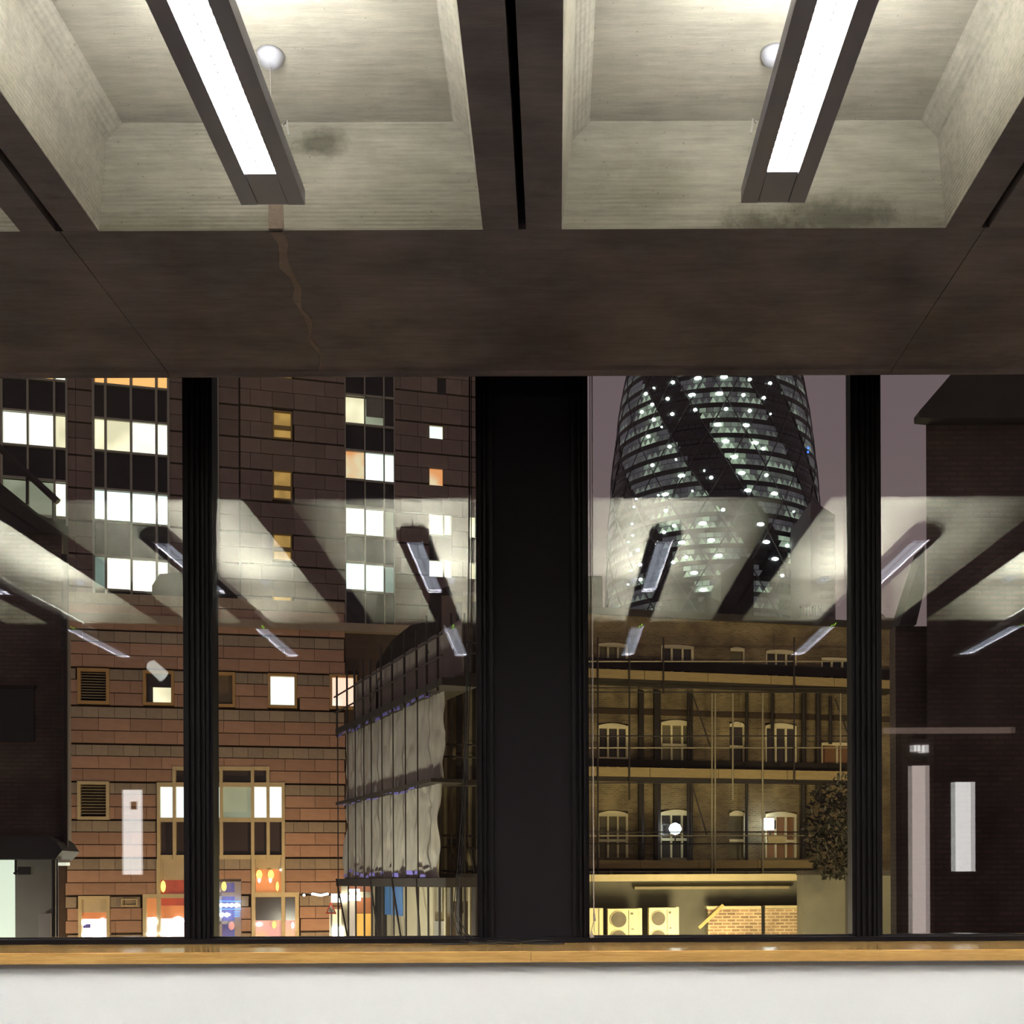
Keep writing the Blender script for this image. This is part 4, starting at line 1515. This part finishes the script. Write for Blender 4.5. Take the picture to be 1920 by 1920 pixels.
# ------------------------------------------------------------------ brick terrace with scaffold (right)
EF = Facade(1340, 44.0, 13.5)
ter = tag(EF.root('brick_terrace'), 'yellow brick terrace with arched sash windows behind scaffold', 'building')
STOCK = brick_mat('stock_brick', (0.34, 0.255, 0.14), (0.20, 0.15, 0.088), (0.33, 0.275, 0.18))
a, b = EF.hit(1020, 1400)[0], EF.hit(1692, 1400)[0]
zt_ = EF.hit(1340, 1163)[1]
erects = []


def arched(x0, x1, y0, y1, pane, bars=2, transom=None, rise=5, half=False, deep=0.10):
    u0, u1, z0, z1 = EF.rect(x0, x1, y0, y1)
    zs = z1 - abs(EF.hit(x0, y0)[1] - EF.hit(x0, y0 + rise)[1])
    hd = abs(EF.hit(x0, y0)[1] - EF.hit(x0, y0 + 8)[1])
    erects.append((u0, u1, z0, z1))
    w_ = MB().box(u0, u1, 0.12, 0.16, z0, z1 - .02).build('window', pane, ter)
    m = MB()
    n = 10
    top = []
    for i in range(n + 1):
        t_ = i / n
        uu = u0 + (u1 - u0) * t_
        top.append((uu, zs + (z1 - zs) * (1 - (2 * t_ - 1) ** 2)))
    poly = top + [(u1, zs - hd * .6), (u0, zs - hd * .6)]
    # arched head as quads
    for i in range(n):
        p, q = top[i], top[i + 1]
        m.prism([(p[0], zs - hd * .6), (q[0], zs - hd * .6), q, p], 'y', 0.0, 0.14)
    fw = (u1 - u0) * 0.07
    if not half:
        m.box(u0, u0 + fw * 0.5, 0.02, 0.14, z0, zs)
    m.box(u1 - fw, u1, 0.02, 0.14, z0, zs)
    for k in range(bars):
        uc = u0 + (u1 - u0) * (k + 1) / (bars + 1)
        m.box(uc - fw * .4, uc + fw * .4, 0.04, 0.13, z0, zs)
    if transom:
        zt2 = EF.hit((x0 + x1) / 2, transom)[1]
        m.box(u0, u1, 0.02, 0.13, zt2 - 0.05, zt2 + 0.05)
    m.build('window_frame', SASH, w_)


SASH = pm('sash_paint', (0.92, 0.82, 0.52), (0.85, 0.76, 0.48), 3, rough=0.5)
PB = pm('sash_dark', (0.055, 0.045, 0.045), (0.075, 0.06, 0.055), 1, rough=0.15)
PG = pm('sash_curtain', (0.20, 0.17, 0.10), (0.14, 0.12, 0.08), 2, rough=0.6)
PR = pm('sash_boarded', (0.34, 0.17, 0.08), (0.30, 0.15, 0.07), 2, rough=0.8)
arched(1122, 1178, 1205, 1262, PG, 2, None, 3)
arched(1240, 1301, 1209, 1264, PB, 2, None, 2)
arched(1370, 1396, 1213, 1268, PG, 0, None, 3, True)
arched(1437, 1494, 1218, 1274, PB, 2, None, 3)
arched(1541, 1600, 1233, 1280, SPAN, 2, None, 1)
arched(1122, 1178, 1356, 1440, PB, 2, 1422, 5)
arched(1240, 1300, 1350, 1440, PG, 2, 1397, 5)
arched(1369, 1396, 1353, 1440, PB, 0, 1400, 5, True)
arched(1436, 1494, 1356, 1442, PB, 2, None, 5)
arched(1541, 1600, 1392, 1446, PR, 1, None, 1)
arched(1122, 1178, 1520, 1608, PG, 2, 1576, 6)
arched(1239, 1300, 1518, 1608, PB, 2, 1574, 6)
arched(1368, 1397, 1520, 1608, PG, 0, 1576, 5, True)
arched(1436, 1494, 1522, 1608, PR, 2, 1577, 5)
# wall with real openings
us = sorted(set([a, b] + [r[0] for r in erects] + [r[1] for r in erects]))
m = MB()
strips = []
cols = sorted(set([a, b] + [v for r in erects for v in (r[0], r[1])]))
for c0_, c1_ in zip(cols[:-1], cols[1:]):
    mid = (c0_ + c1_) / 2
    hs = sorted([(r[2], r[3]) for r in erects if r[0] < mid < r[1]])
    z = 0.0
    for (h0, h1) in hs:
        if h0 > z:
            m.box(c0_, c1_, 0.10 if False else 0.06, 0.5, z, h0)
        z = max(z, h1)
    m.box(c0_, c1_, 0.06, 0.5, z, zt_)
m.box(a, b, 0.5, 7, 0, zt_)
m.build('wall', STOCK, ter)
MB().box(a, b, -0.05, 0.5, zt_, zt_ + 0.25).build('parapet', DBOARD, ter)
zz = EF.hit(1340, 1339)[1]
MB().box(a, b, 0.02, 0.1, zz - .1, zz + .1).build('string_course', pm('soot_band', (0.07, 0.045, 0.03), rough=0.9), ter)
for x, y0, y1, rr in ((1202, 1295, 1632, .11), (1232, 1295, 1640, .14), (1291, 1300, 1640, .06), (1297, 1300, 1640, .05), (1400, 1300, 1660, .06), (1448, 1300, 1370, .06), (1507, 1300, 1610, .10), (1534, 1300, 1500, .10), (1557, 1305, 1395, .07)):
    EF.pole(x, y0, x, y1, -0.1, rr, 'downpipe', SCP, ter)

esc = EF.root('terrace_scaffold')
for (y0, y1, x0, x1, nb) in ((1263, 1279, 1090, 1682, 5), (1442, 1459, 1090, 1604, 4), (1613, 1628, 1090, 1530, 4)):
    st = (x1 - x0) / nb
    for i in range(nb):
        xa, xb = x0 + i * st, x0 + (i + 1) * st - 1
        sl = 0.028 if y0 < 1300 else (0.022 if y0 < 1500 else 0.0)
        dy = 0
        u0_, u1_ = EF.hit(xa, y0, -1.1)[0], EF.hit(xb, y0, -1.1)[0]
        zz0 = EF.hit(1340, y1, -1.1)[1]
        zz1 = EF.hit(1340, y0, -1.1)[1]
        MB().box(u0_, u1_, -1.15, -1.08, zz0, zz1).build('toe_board', BOARD, esc)
    u0_, u1_ = EF.hit(x0, y0, -1.1)[0], EF.hit(x1, y0, -1.1)[0]
    MB().box(u0_, u1_, -1.08, -0.15, zz0 - 0.10, zz0).build('platform_board', DBOARD, esc)
for (xa, xb, ya, yb) in ((1095, 1690, 1242, 1261), (1095, 1606, 1427, 1441)):
    aa, bb = EF.hit(xa, ya, -0.2)[0], EF.hit(xb, ya, -0.2)[0]
    MB().box(aa, bb, -0.24, -0.18, EF.hit(1340, yb, -0.2)[1], EF.hit(1340, ya, -0.2)[1]).build('dark_band', DBOARD, esc)  # plain dark strip above the toe boards
for y in (1240, 1290, 1298, 1380, 1402, 1468, 1560, 1567, 1582, 1635):
    EF.pole(1090, y, 1610 if y < 1500 else 1540, y, -1.1, 0.026, 'ledger', SCL if y in (1240, 1567, 1402, 1635) else SCP, esc)
for x, y1, mt in ((1121, 1700, SCP), (1146, 1760, SCL), (1180, 1500, SCP), (1244, 1300, SCP), (1335, 1760, SCL), (1341, 1640, SCL), (1430, 1760, SCL), (1374, 1500, SCL), (1489, 1470, SCP), (1576, 1460, SCL)):
    EF.pole(x, 1195 if mt is SCP else (1300 if x != 1146 else 1632), x, y1, -1.2, 0.03, 'standard', mt, esc)
EF.pole(1298, 1300, 1332, 1400, -0.9, 0.028, 'brace', SCP, esc)
EF.pole(1297, 1470, 1325, 1565, -0.9, 0.028, 'brace', SCP, esc)
EF.pole(1566, 1310, 1595, 1390, -0.9, 0.028, 'brace', SCP, esc)
EF.pole(1440, 1640, 1452, 1790, -1.5, 0.03, 'brace', SCL, esc)
tag(esc, 'tube scaffold with board walkways across the brick terrace', 'scaffold')
FLD = em('flood_lamp', (0.86, 0.95, 1.0), 14.0)
fl1 = EF.root('flood_lamp')
blob(1266, 1554, 12, 11, FLD, 'lens', EF, fl1, -0.5, 16)
EF.box(1258, 1276, 1545, 1562, -0.36, -0.28, 'housing', SCP, fl1)
EF.pole(1266, 1562, 1266, 1582, -0.4, 0.03, 'bracket', SCP, fl1)
tag(fl1, 'glaring round floodlight before the second arched window from the pier', 'floodlight')
fl2 = EF.root('flood_lamp')
EF.box(1436, 1451, 1534, 1556, -0.62, -0.45, 'lens', FLD, fl2)
EF.box(1450, 1455, 1538, 1554, -0.6, -0.42, 'housing', SCP, fl2)
EF.pole(1444, 1556, 1444, 1570, -0.5, 0.03, 'bracket', SCP, fl2)
tag(fl2, 'small square floodlight glowing white above a pale board', 'floodlight')
pb = EF.box(1440, 1473, 1568, 1581, -1.26, -1.2, 'notice_board', pm('pale_board', (0.80, 0.68, 0.36), rough=0.6))
pb.location = (EF.o.x, EF.o.y, STREET); pb.rotation_euler = (0, 0, EF.a)
tag(pb, 'small pale blank board tied to the scaffold rail', 'board')

# lean-to, air conditioners and yard in front of the terrace
YF_ = Facade(1250, 40.0, 2.0)
lean = tag(YF_.root('yard_shed'), 'grey flat fronted yard shed with cream fascia below the scaffold', 'shed')
GREYR = pm('grey_felt', (0.155, 0.145, 0.115), (0.125, 0.118, 0.10), 1.5, rough=0.9)
YF_.box(1085, 1500, 1639, 1652, -0.1, 0.3, 'fascia', CREAM, lean)
YF_.box(1085, 1498, 1652, 1800, 0.3, 1.6, 'wall', GREYR, lean)
YF_.box(1190, 1480, 1662, 1667, 0.0, 0.3, 'pipe_rail', LOUVM, lean)
low_w = YF_.root('brick_yard_wall')
PINKB = brick_mat('pink_brick', (0.52, 0.34, 0.22), (0.32, 0.20, 0.14), (0.66, 0.55, 0.38), 0.30, 0.11, 0.4, 0.022)
YF_.box(1328, 1500, 1704, 1800, -0.6, -0.3, 'wall', PINKB, low_w)
YF_.box(1325, 1427, 1699, 1704, -0.66, -0.25, 'coping', CREAM, low_w)
YF_.box(1435, 1500, 1698, 1703, -0.66, -0.25, 'coping', CREAM, low_w)
YF_.box(1428, 1434, 1700, 1800, -0.62, -0.58, 'wall_gap', VOID, low_w)
tag(low_w, 'low reddish brick yard wall with pale coping', 'wall')
plank = empty('plank', (YF_.o.x, YF_.o.y, STREET), YF_.a)
p0, p1 = YF_.hit(1311, 1740, -0.9), YF_.hit(1356, 1697, -0.75)
m = MB()
m.tube([(p0[0], -0.9, p0[1]), (p1[0], -0.75, p1[1])], 0.055, 4)
bpy.data.objects.remove(plank)
pk = m.build('plank', pm('yellow_timber', (0.80, 0.62, 0.26), (0.7, 0.54, 0.22), 4, rough=0.8))
pk.location = (YF_.o.x, YF_.o.y, STREET); pk.rotation_euler = (0, 0, YF_.a)
tag(pk, 'yellow timber plank leaning against the low brick wall', 'plank')
ACB = pm('condenser_cream', (0.78, 0.70, 0.42), (0.72, 0.64, 0.38), 3, rough=0.5)
ACG = pm('fan_grille', (0.20, 0.17, 0.13), (0.16, 0.14, 0.11), 8, rough=0.7)


def condenser(x0, x1, y0, label):
    o = YF_.root('air_conditioner')
    wd = x1 - x0
    YF_.box(x0, x1, y0, y0 + 88, -1.0, -0.6, 'casing', ACB, o)
    YF_.box(x0 + wd * .90, x1, y0 - 1, y0 + 88, -1.02, -0.58, 'end_panel', ACB, o)
    YF_.box(x0 + wd * .60, x0 + wd * .62, y0 + 3, y0 + 86, -1.01, -0.99, 'seam', ACG, o)
    for yc in (y0 + 20, y0 + 55):
        uc, zc = YF_.hit(x0 + wd * .31, yc, -1.0)
        rr = abs(YF_.hit(x0 + wd * .31 + wd * .235, yc, -1.0)[0] - uc)
        m = MB().lathe([(rr * 1.08, -.02), (rr * 1.08, .02), (rr * .99, .03), (rr * .99, -.02)], n=28)
        m.v = [(uc + x, -1.01 - z, zc + y) for x, y, z in m.v]
        m.build('fan_ring', ACB, o)
        m = MB().lathe([(rr * .99, -.005), (rr * .99, .008)], n=28)
        m.v = [(uc + x, -1.012 - z, zc + y) for x, y, z in m.v]
        g = m.build('fan_grille', ACG, o)
        mm_ = MB()
        for k in range(1, 5):
            r1 = rr * k / 5
            pts_ = [(uc + r1 * math.cos(t * math.pi / 12), -1.03, zc + r1 * math.sin(t * math.pi / 12)) for t in range(25)]
            mm_.tube(pts_, 0.006, 4)
        mm_.build('grille_wire', ACG, g)
    YF_.box(x0 + wd * .66, x0 + wd * .74, y0 + 7, y0 + 11, -1.02, -1.0, 'name_plate', ACG, o)
    YF_.box(x0 + wd * .68, x0 + wd * .76, y0 + 37, y0 + 39, -1.02, -1.0, 'name_plate', ACG, o)
    return tag(o, label, 'air conditioner', 'air conditioners in the yard')


condenser(1140, 1204, 1704, 'cream twin-fan air conditioner left of its twin')
condenser(1217, 1273, 1702, 'cream twin-fan air conditioner nearer the low brick wall')
cb = YF_.root('cream_cabinet')
YF_.box(1090, 1131, 1703, 1800, -1.0, -0.5, 'casing', ACB, cb)
YF_.box(1122, 1124, 1704, 1800, -1.01, -0.99, 'seam', ACG, cb)
YF_.box(1095, 1096.5, 1704, 1800, -1.01, -0.99, 'seam', ACG, cb)
tag(cb, 'plain cream service cabinet beside the pier in the yard', 'cabinet')
shb = YF_.root('dark_outhouse')
YF_.box(1506, 1700, 1640, 1800, -1.6, -0.75, 'wall', GREYR, shb)
YF_.box(1506, 1700, 1632, 1640, -1.7, -0.72, 'roof_edge', DBOARD, shb)
tag(shb, 'grey windowless outhouse under the tree at right', 'shed')

# shrub over the outhouse
tree = tag(empty('dark_tree', U(1560, 1640, 37.0)), 'dark leafy tree growing beside the terrace scaffold', 'tree')
LEAF = pm('dark_leaf', (0.030, 0.027, 0.018), (0.048, 0.043, 0.028), 6, rough=0.7)
base = Vector(tree.location)
m = MB()
rnd = random.Random(5)
for i in range(1500):
    for _ in range(20):
        x, y = rnd.uniform(1495, 1650), rnd.uniform(1450, 1650)
        e = ((x - 1585) / 80) ** 2 + ((y - 1560) / 108) ** 2
        if e < 1 + 0.25 * noise.noise(Vector((x * .05, y * .05, 0))) and rnd.random() < 1.15 - 0.7 * e:
            break
    c = U(x, y, 37.0 + rnd.uniform(-1.2, 1.2)) - base
    a1 = Vector((rnd.uniform(-1, 1), rnd.uniform(-1, 1), rnd.uniform(-1, 1))).normalized()
    b1 = a1.orthogonal().normalized()
    l_ = rnd.uniform(0.07, 0.16)
    m.add([c - a1 * l_, c + b1 * l_ * .5, c + a1 * l_, c - b1 * l_ * .5], [(0, 1, 2, 3)])
tag(m.build('foliage', LEAF, tree), kind='stuff')
tr0 = U(1590, 1640, 37.0) - base
mt_ = MB()
mt_.tube([Vector((tr0.x, 0, STREET - base.z)), tr0, tr0 + Vector((0.1, 0, 1.2)), tr0 + Vector((-0.1, 0, 2.2))], 0.12, 7, 0.05)
mt_.tube([tr0 + Vector((0.1, 0, 1.0)), tr0 + Vector((-0.9, -.2, 2.2))], 0.06, 6, 0.03)
mt_.tube([tr0 + Vector((0.1, 0, 1.1)), tr0 + Vector((0.8, .2, 2.4))], 0.06, 6, 0.03)
mt_.build('trunk', ROOFM, tree)

# ------------------------------------------------------------------ roofs in front of the round tower
outline('chimney_block', [(1350, 1200), (1352, 1075), (1378, 1058), (1392, 1042), (1413, 1048), (1413, 1200)], 62, 4, ROOFM,
        'dark chimney block standing before the round tower', 'chimney')
outline('gable_roof', [(1296, 1200), (1322, 1116), (1380, 1140), (1420, 1200)], 58, 6, ROOFM,
        'dark gable roof left of the chimney block', 'roof')
outline('flat_chimney', [(1080, 1170), (1080, 1080), (1128, 1080), (1130, 1086), (1130, 1170)], 64, 3, BRKD,
        'squat flat topped chimney next to the pier', 'chimney')
rr_ = empty('chimney_stack', U(1526, 1175, 55))
b0 = Vector(rr_.location)
bx = [U(1500, 1172, 55) - b0, U(1552, 1155, 55) - b0]
MB().box(bx[0].x, bx[1].x, 0, 1.2, STREET - b0.z, bx[1].z).build('stack', BRKD, rr_)
for x in (1508, 1519, 1530, 1541):
    p = U(x, 1156, 55) - b0
    MB().lathe([(0.10, 0), (0.09, 0.5), (0.12, 0.55), (0.11, 0.62)], (p.x, 0.5, p.z), 10).build('chimney_pot', ROOFM, rr_)
tag(rr_, 'brick chimney stack with four clay pots above the terrace', 'chimney')
outline('stepped_parapet', [(1650, 1200), (1650, 1150), (1656, 1152), (1660, 1158), (1678, 1159), (1677, 1166), (1692, 1168), (1692, 1200)], 50, 5, BRKD,
        'small stepped parapet beside the right mullion', 'parapet')

# ------------------------------------------------------------------ dark gabled house at far right
HF = Facade(1740, 17.0, 0.0)
hs = tag(HF.root('gabled_house'), 'unlit gabled brick house filling the right edge', 'building')
uw = HF.hit(1737, 1000)[0]
ur = HF.hit(2150, 1000)[0]
ze = HF.hit(1737, 797)[1]
duH = HF.hit(1760, 1000, 9)[0] - uw
skew(MB().box(uw, ur, 0, 9, 0, ze), 9, duH).build('wall', BRKD, hs)
h0 = HF.hit(1714, 795); h1 = HF.hit(1716, 784); h2 = HF.hit(1785, 703)
sl = (h2[1] - h1[1]) / (h2[0] - h1[0])
um = (uw + ur) / 2
MB().prism([(uw - .001, ze), (h0[0], h0[1]), (h1[0] - .02, h1[1]), (um, h1[1] + sl * (um - h1[0])), (um, ze)], 'y', -0.25, 0.0).build('verge', ROOFM, hs)
gm = MB().prism([(uw, ze), (uw, h1[1] + sl * (uw - h1[0])), (um, h1[1] + sl * (um - h1[0])), (ur + .2, ze)], 'y', 0.0, 9.3)
skew(gm, 9.3, duH).build('gable_roof', ROOFM, hs)
MB().prism([HF.hit(1690, 1168), HF.hit(1722, 1168), HF.hit(1738, 1100), HF.hit(1738, 1020)], 'y', 0.1, 0.6).build('buttress', ROOFM, hs)
MB().box(HF.hit(1690, 1200)[0], uw + 0.6, 0.3, 0.6, 0, HF.hit(1700, 1166)[1]).build('side_wing', BRKD, hs)

# ------------------------------------------------------------------ slab tower right of the round tower
SB = Facade(1550, 255.0, 0.0)
sb = tag(SB.root('slab_tower'), 'plain dusky slab tower just right of the round glass tower', 'building')
SLAB = pm('slab_grey', (0.20, 0.165, 0.175), (0.17, 0.14, 0.15), 0.05, rough=0.8)
q = [SB.hit(x, y) for x, y in ((1520, 940), (1536, 946), (1566, 966), (1566, 1200), (1520, 1200))]
q[3] = (q[3][0], 0); q[4] = (q[4][0], 0)
MB().prism(q, 'y', 0, 25).build('block', SLAB, sb)
for k in range(14):
    y = 972 + k * 16
    a_, b_, c_, d_ = SB.rect(1538, 1563, y, y + 7)
    MB().box(a_, b_, -0.2, 0.2, c_, d_).build('window_band', pm('slab_glass', (0.10, 0.085, 0.095), rough=0.2), sb)

# ------------------------------------------------------------------ round glass tower
GD = 300.0
gx = (1340 - VX) / F * GD
gt = tag(empty('round_glass_tower', (gx, GD, STREET)), 'tall round glass tower with spiral dark bands and scattered office lights', 'tower')
PROF = [(0, 25), (30, 26.5), (61, 27.7), (75, 27.4), (88.7, 26.9), (102, 25.9), (116, 24.3), (129, 22.0), (145, 18.2), (160, 12.5), (170, 6.5), (176, 0.5)]


def GR(z):
    """radius at height z above the eye"""
    z = max(0, min(175.9, z))
    for (z0, r0), (z1, r1) in zip(PROF[:-1], PROF[1:]):
        if z0 <= z <= z1:
            t_ = (z - z0) / (z1 - z0)
            return r0 + (r1 - r0) * t_
    return 1


OFF = EYE - STREET
GCORE = pm('tower_core', (0.020, 0.019, 0.026), (0.03, 0.027, 0.036), 0.2, rough=0.4)
GSLAB = pm('tower_slab', (0.030, 0.028, 0.036), rough=0.5)
GSTEEL = pm('tower_steel', (0.085, 0.078, 0.088), (0.07, 0.065, 0.072), 0.3, rough=0.5)
GGL = [pm('tower_glass_dark', (0.03, 0.03, 0.04), (0.045, 0.042, 0.055), 0.3, rough=0.2),
       em('tower_glass_0', (0.070, 0.066, 0.076), 1.0, 0.4, 0.15),
       em('tower_glass_1', (0.105, 0.112, 0.105), 1.0, 0.5, 0.2),
       em('tower_glass_2', (0.17, 0.20, 0.17), 1.0, 0.5, 0.3),
       em('tower_glass_3', (0.30, 0.37, 0.29), 1.0, 0.4, 0.35),
       em('tower_glass_4', (0.46, 0.58, 0.44), 1.0, 0.4, 0.35)]
m = MB()
NS = 72
m.lathe([(max(0.3, GR(z) - 0.9), z + OFF) for z in [-OFF] + list(range(6, 177, 10))], n=NS)
m.build('core', GCORE, gt, True)
ZS0, ZP = 115.1, 3.75
floors = [ZS0 + ZP * k for k in range(-16, 14)]
for zf in floors:
    if zf > 172:
        continue
    r_ = GR(zf)
    MB().lathe([(r_ - 1.2, zf + OFF - 0.55), (r_ + 0.10, zf + OFF - 0.55), (r_ + 0.10, zf + OFF + 0.55), (r_ - 1.2, zf + OFF + 0.55)], n=NS).build('floor_slab', GSLAB, gt)


def gpt(th, z, dr=0.0):
    r_ = GR(z) + dr
    return Vector((r_ * math.sin(th), -r_ * math.cos(th), z + OFF))


def spiral_dark(th_deg, z):
    """inside one of the dark light-well spirals"""
    c = -32.0 + (113.7 - z) * (31.0 / 22.2)
    d = (th_deg - c + 30) % 60 - 30
    return abs(d) < 11.0


lamps = [(815, 85, 2), (1040, 75, 2), (600, 122, 1), (1262, 97, 1), (1437, 130, 1), (367, 220, 1), (555, 262, 1), (765, 230, 2), (1000, 217, 2), (1207, 230, 1), (1383, 255, 1), (422, 312, 1), (333, 375, 1), (595, 393, 1), (793, 357, 1), (1058, 350, 1), (1262, 365, 1), (1440, 393, 0), (435, 440, 1), (985, 483, 2), (1230, 490, 2), (387, 585, 1), (572, 672, 1), (1055, 627, 2), (1308, 640, 2), (1378, 690, 1), (1128, 760, 2), (627, 783, 0), (425, 832, 1), (870, 878, 0), (675, 922, 2), (930, 938, 1), (1193, 898, 2), (1405, 917, 1), (535, 1082, 2), (768, 1053, 0), (1245, 1048, 2), (1475, 1075, 2), (540, 1222, 1), (1032, 1215, 1), (612, 1352, 1), (857, 1330, 2), (1355, 1338, 2), (525, 1407, 1), (677, 1495, 2), (930, 1475, 2), (1405, 1490, 2), (1585, 1522, 1), (715, 1620, 1), (605, 1665, 1), (993, 1608, 2), (1480, 1635, 2), (1655, 1672, 1), (783, 1755, 2), (318, 1685, 1), (323, 1812, 1), (300, 1560, 1), (255, 1435, 0), (250, 1335, 0), (220, 1490, 0), (265, 1190, 0), (285, 1122, 0), (1540, 1778, 1), (1665, 1815, 1), (860, 1900, 2), (215, 1855, 0), (437, 170, 0), (505, 505, 0), (475, 1090, 0), (240, 1735, 0), (1640, 1230, 0), (1765, 685, 3), (1762, 720, 3)]
LP = []
for (zx, zy, k) in lamps:
    px, py = 1130 + zx / 4.571, 690 + zy / 4.571
    d = GD - 26
    for _ in range(8):
        p = U(px, py, d)
        rr_ = GR(p.z - EYE) + 0.25
        dx = p.x - gx
        if abs(dx) > rr_ * 0.995:
            dx = math.copysign(rr_ * 0.995, dx)
        d = GD - math.sqrt(max(0.01, rr_ * rr_ - dx * dx))
    p = U(px, py, d)
    LP.append((p, k, math.degrees(math.asin(max(-1, min(1, (p.x - gx) / rr_)))), p.z - EYE))
cells = []
rg = random.Random(11)
ncol = 96
floorlit = {}
for fi, zf in enumerate(floors[:-1]):
    if zf > 135 or zf < 58:
        continue
    for c_ in range(-25, 25):
        t0 = (c_ + (0.5 if fi % 2 else 0)) * 360 / ncol
        t1 = t0 + 360 / ncol
        za, zb = zf + 0.55, zf + ZP - 0.55
        zm = za + 1.45
        mid = (t0 + t1) / 2
        key = (fi, (c_ + 2 * fi) // 3)
        if key not in floorlit:
            floorlit[key] = rg.choice([1, 1, 2, 2, 3]) if abs(mid) < 60 else rg.choice([1, 1, 1, 2])
        lv = floorlit[key]
        near = min([9] + [math.hypot((mid - tl) * 0.45, (zl_ - (za + 1.6))) for (_, k, tl, zl_) in LP if k in (1, 2)])
        if near < 1.9:  # glow of nearby lamps put into the pane colour
            lv += 2
        elif near < 3.0:
            lv += 1
        tri = [((t0, za), (t1, za), (mid, zm)), ((mid, zm), (t1 + (t1 - t0) / 2, zm), (t1, za)), ((t0, zm + .08), (t1, zm + .08), (t1, zb), (t0, zb))]
        for ti, tr_ in enumerate(tri):
            cz = sum(p[1] for p in tr_) / len(tr_)
            ct = sum(p[0] for p in tr_) / len(tr_)
            l_ = lv + 1 if ti == 0 else (lv - 1 if ti == 1 else lv - (near > 2.2))
            l_ = max(1, min(5, l_))
            if spiral_dark(ct, cz):
                l_ = 0
            elif rg.random() < 0.2:
                l_ = max(1, l_ - 1)
            cells.append((abs(ct) + abs(cz - 92) * 0.6, tr_, l_))
cells.sort(key=lambda e: e[0])


def tri_add(m, tr_, shrink=0.93):
    c = Vector((0, 0, 0))
    P = [gpt(R(p[0]), p[1], 0.0) for p in tr_]
    for p in P:
        c += p / len(P)
    P = [c + (p - c) * shrink for p in P]
    n_ = len(P)
    nrm = (P[1] - P[0]).cross(P[2] - P[0]).normalized()
    if nrm.dot(Vector((c.x, c.y, 0))) < 0:
        nrm = -nrm
    Q = [p - nrm * 0.12 for p in P]
    m.add(P + Q, [tuple(range(n_)), tuple(range(2 * n_ - 1, n_ - 1, -1))] + [(i, (i + 1) % n_, (i + 1) % n_ + n_, i + n_) for i in range(n_)])


for (_, tr_, l_) in cells[:300]:
    mm_ = MB()
    tri_add(mm_, tr_)
    mm_.build('pane', GGL[l_], gt)
for lv in range(6):
    mm_ = MB()
    for (_, tr_, l_) in cells[300:]:
        if l_ == lv:
            tri_add(mm_, tr_)
    if mm_.v:
        tag(mm_.build('outer_panes', GGL[lv], gt), kind='stuff')
# diagonal steel members
mm_ = MB()
for s_ in (-1, 1):
    for k in range(18):
        th0 = k * 20.0
        pts_ = []
        for j in range(0, 24):
            z = 50 + j * ZP
            pts_.append(gpt(R(th0 + s_ * j * ZP * (31 / 24.3)), z, 0.15))
        mm_.tube(pts_, 0.16, 4)
mm_.build('diagrid', GSTEEL, gt)
# office lamps
LB = em('office_lamp_glow', (0.86, 1.0, 0.93), 9.0)
LBL = em('office_lamp_blue', (0.05, 0.16, 1.0), 3.0)
for (p, k, _, _) in LP:
    sx, sz_ = {0: (0.22, 0.20), 1: (0.44, 0.34), 2: (0.85, 0.36), 3: (0.26, 0.26)}[k]
    nrm = Vector((p.x - gx, p.y - GD, 0)).normalized()
    tg = Vector((-nrm.y, nrm.x, 0))
    c = Vector((p.x - gx, p.y - GD, p.z - STREET))
    ring = [c + nrm * 0.1 + tg * sx * math.cos(t_ * math.pi / 5) + Vector((0, 0, sz_ * math.sin(t_ * math.pi / 5))) for t_ in range(10)]
    back = [v - nrm * 0.4 for v in ring]
    fs = [tuple(range(10)), tuple(range(19, 9, -1))] + [(i, (i + 1) % 10, (i + 1) % 10 + 10, i + 10) for i in range(10)]
    MB().add(ring + back, fs).build('office_lamp', LBL if k == 3 else LB, gt)
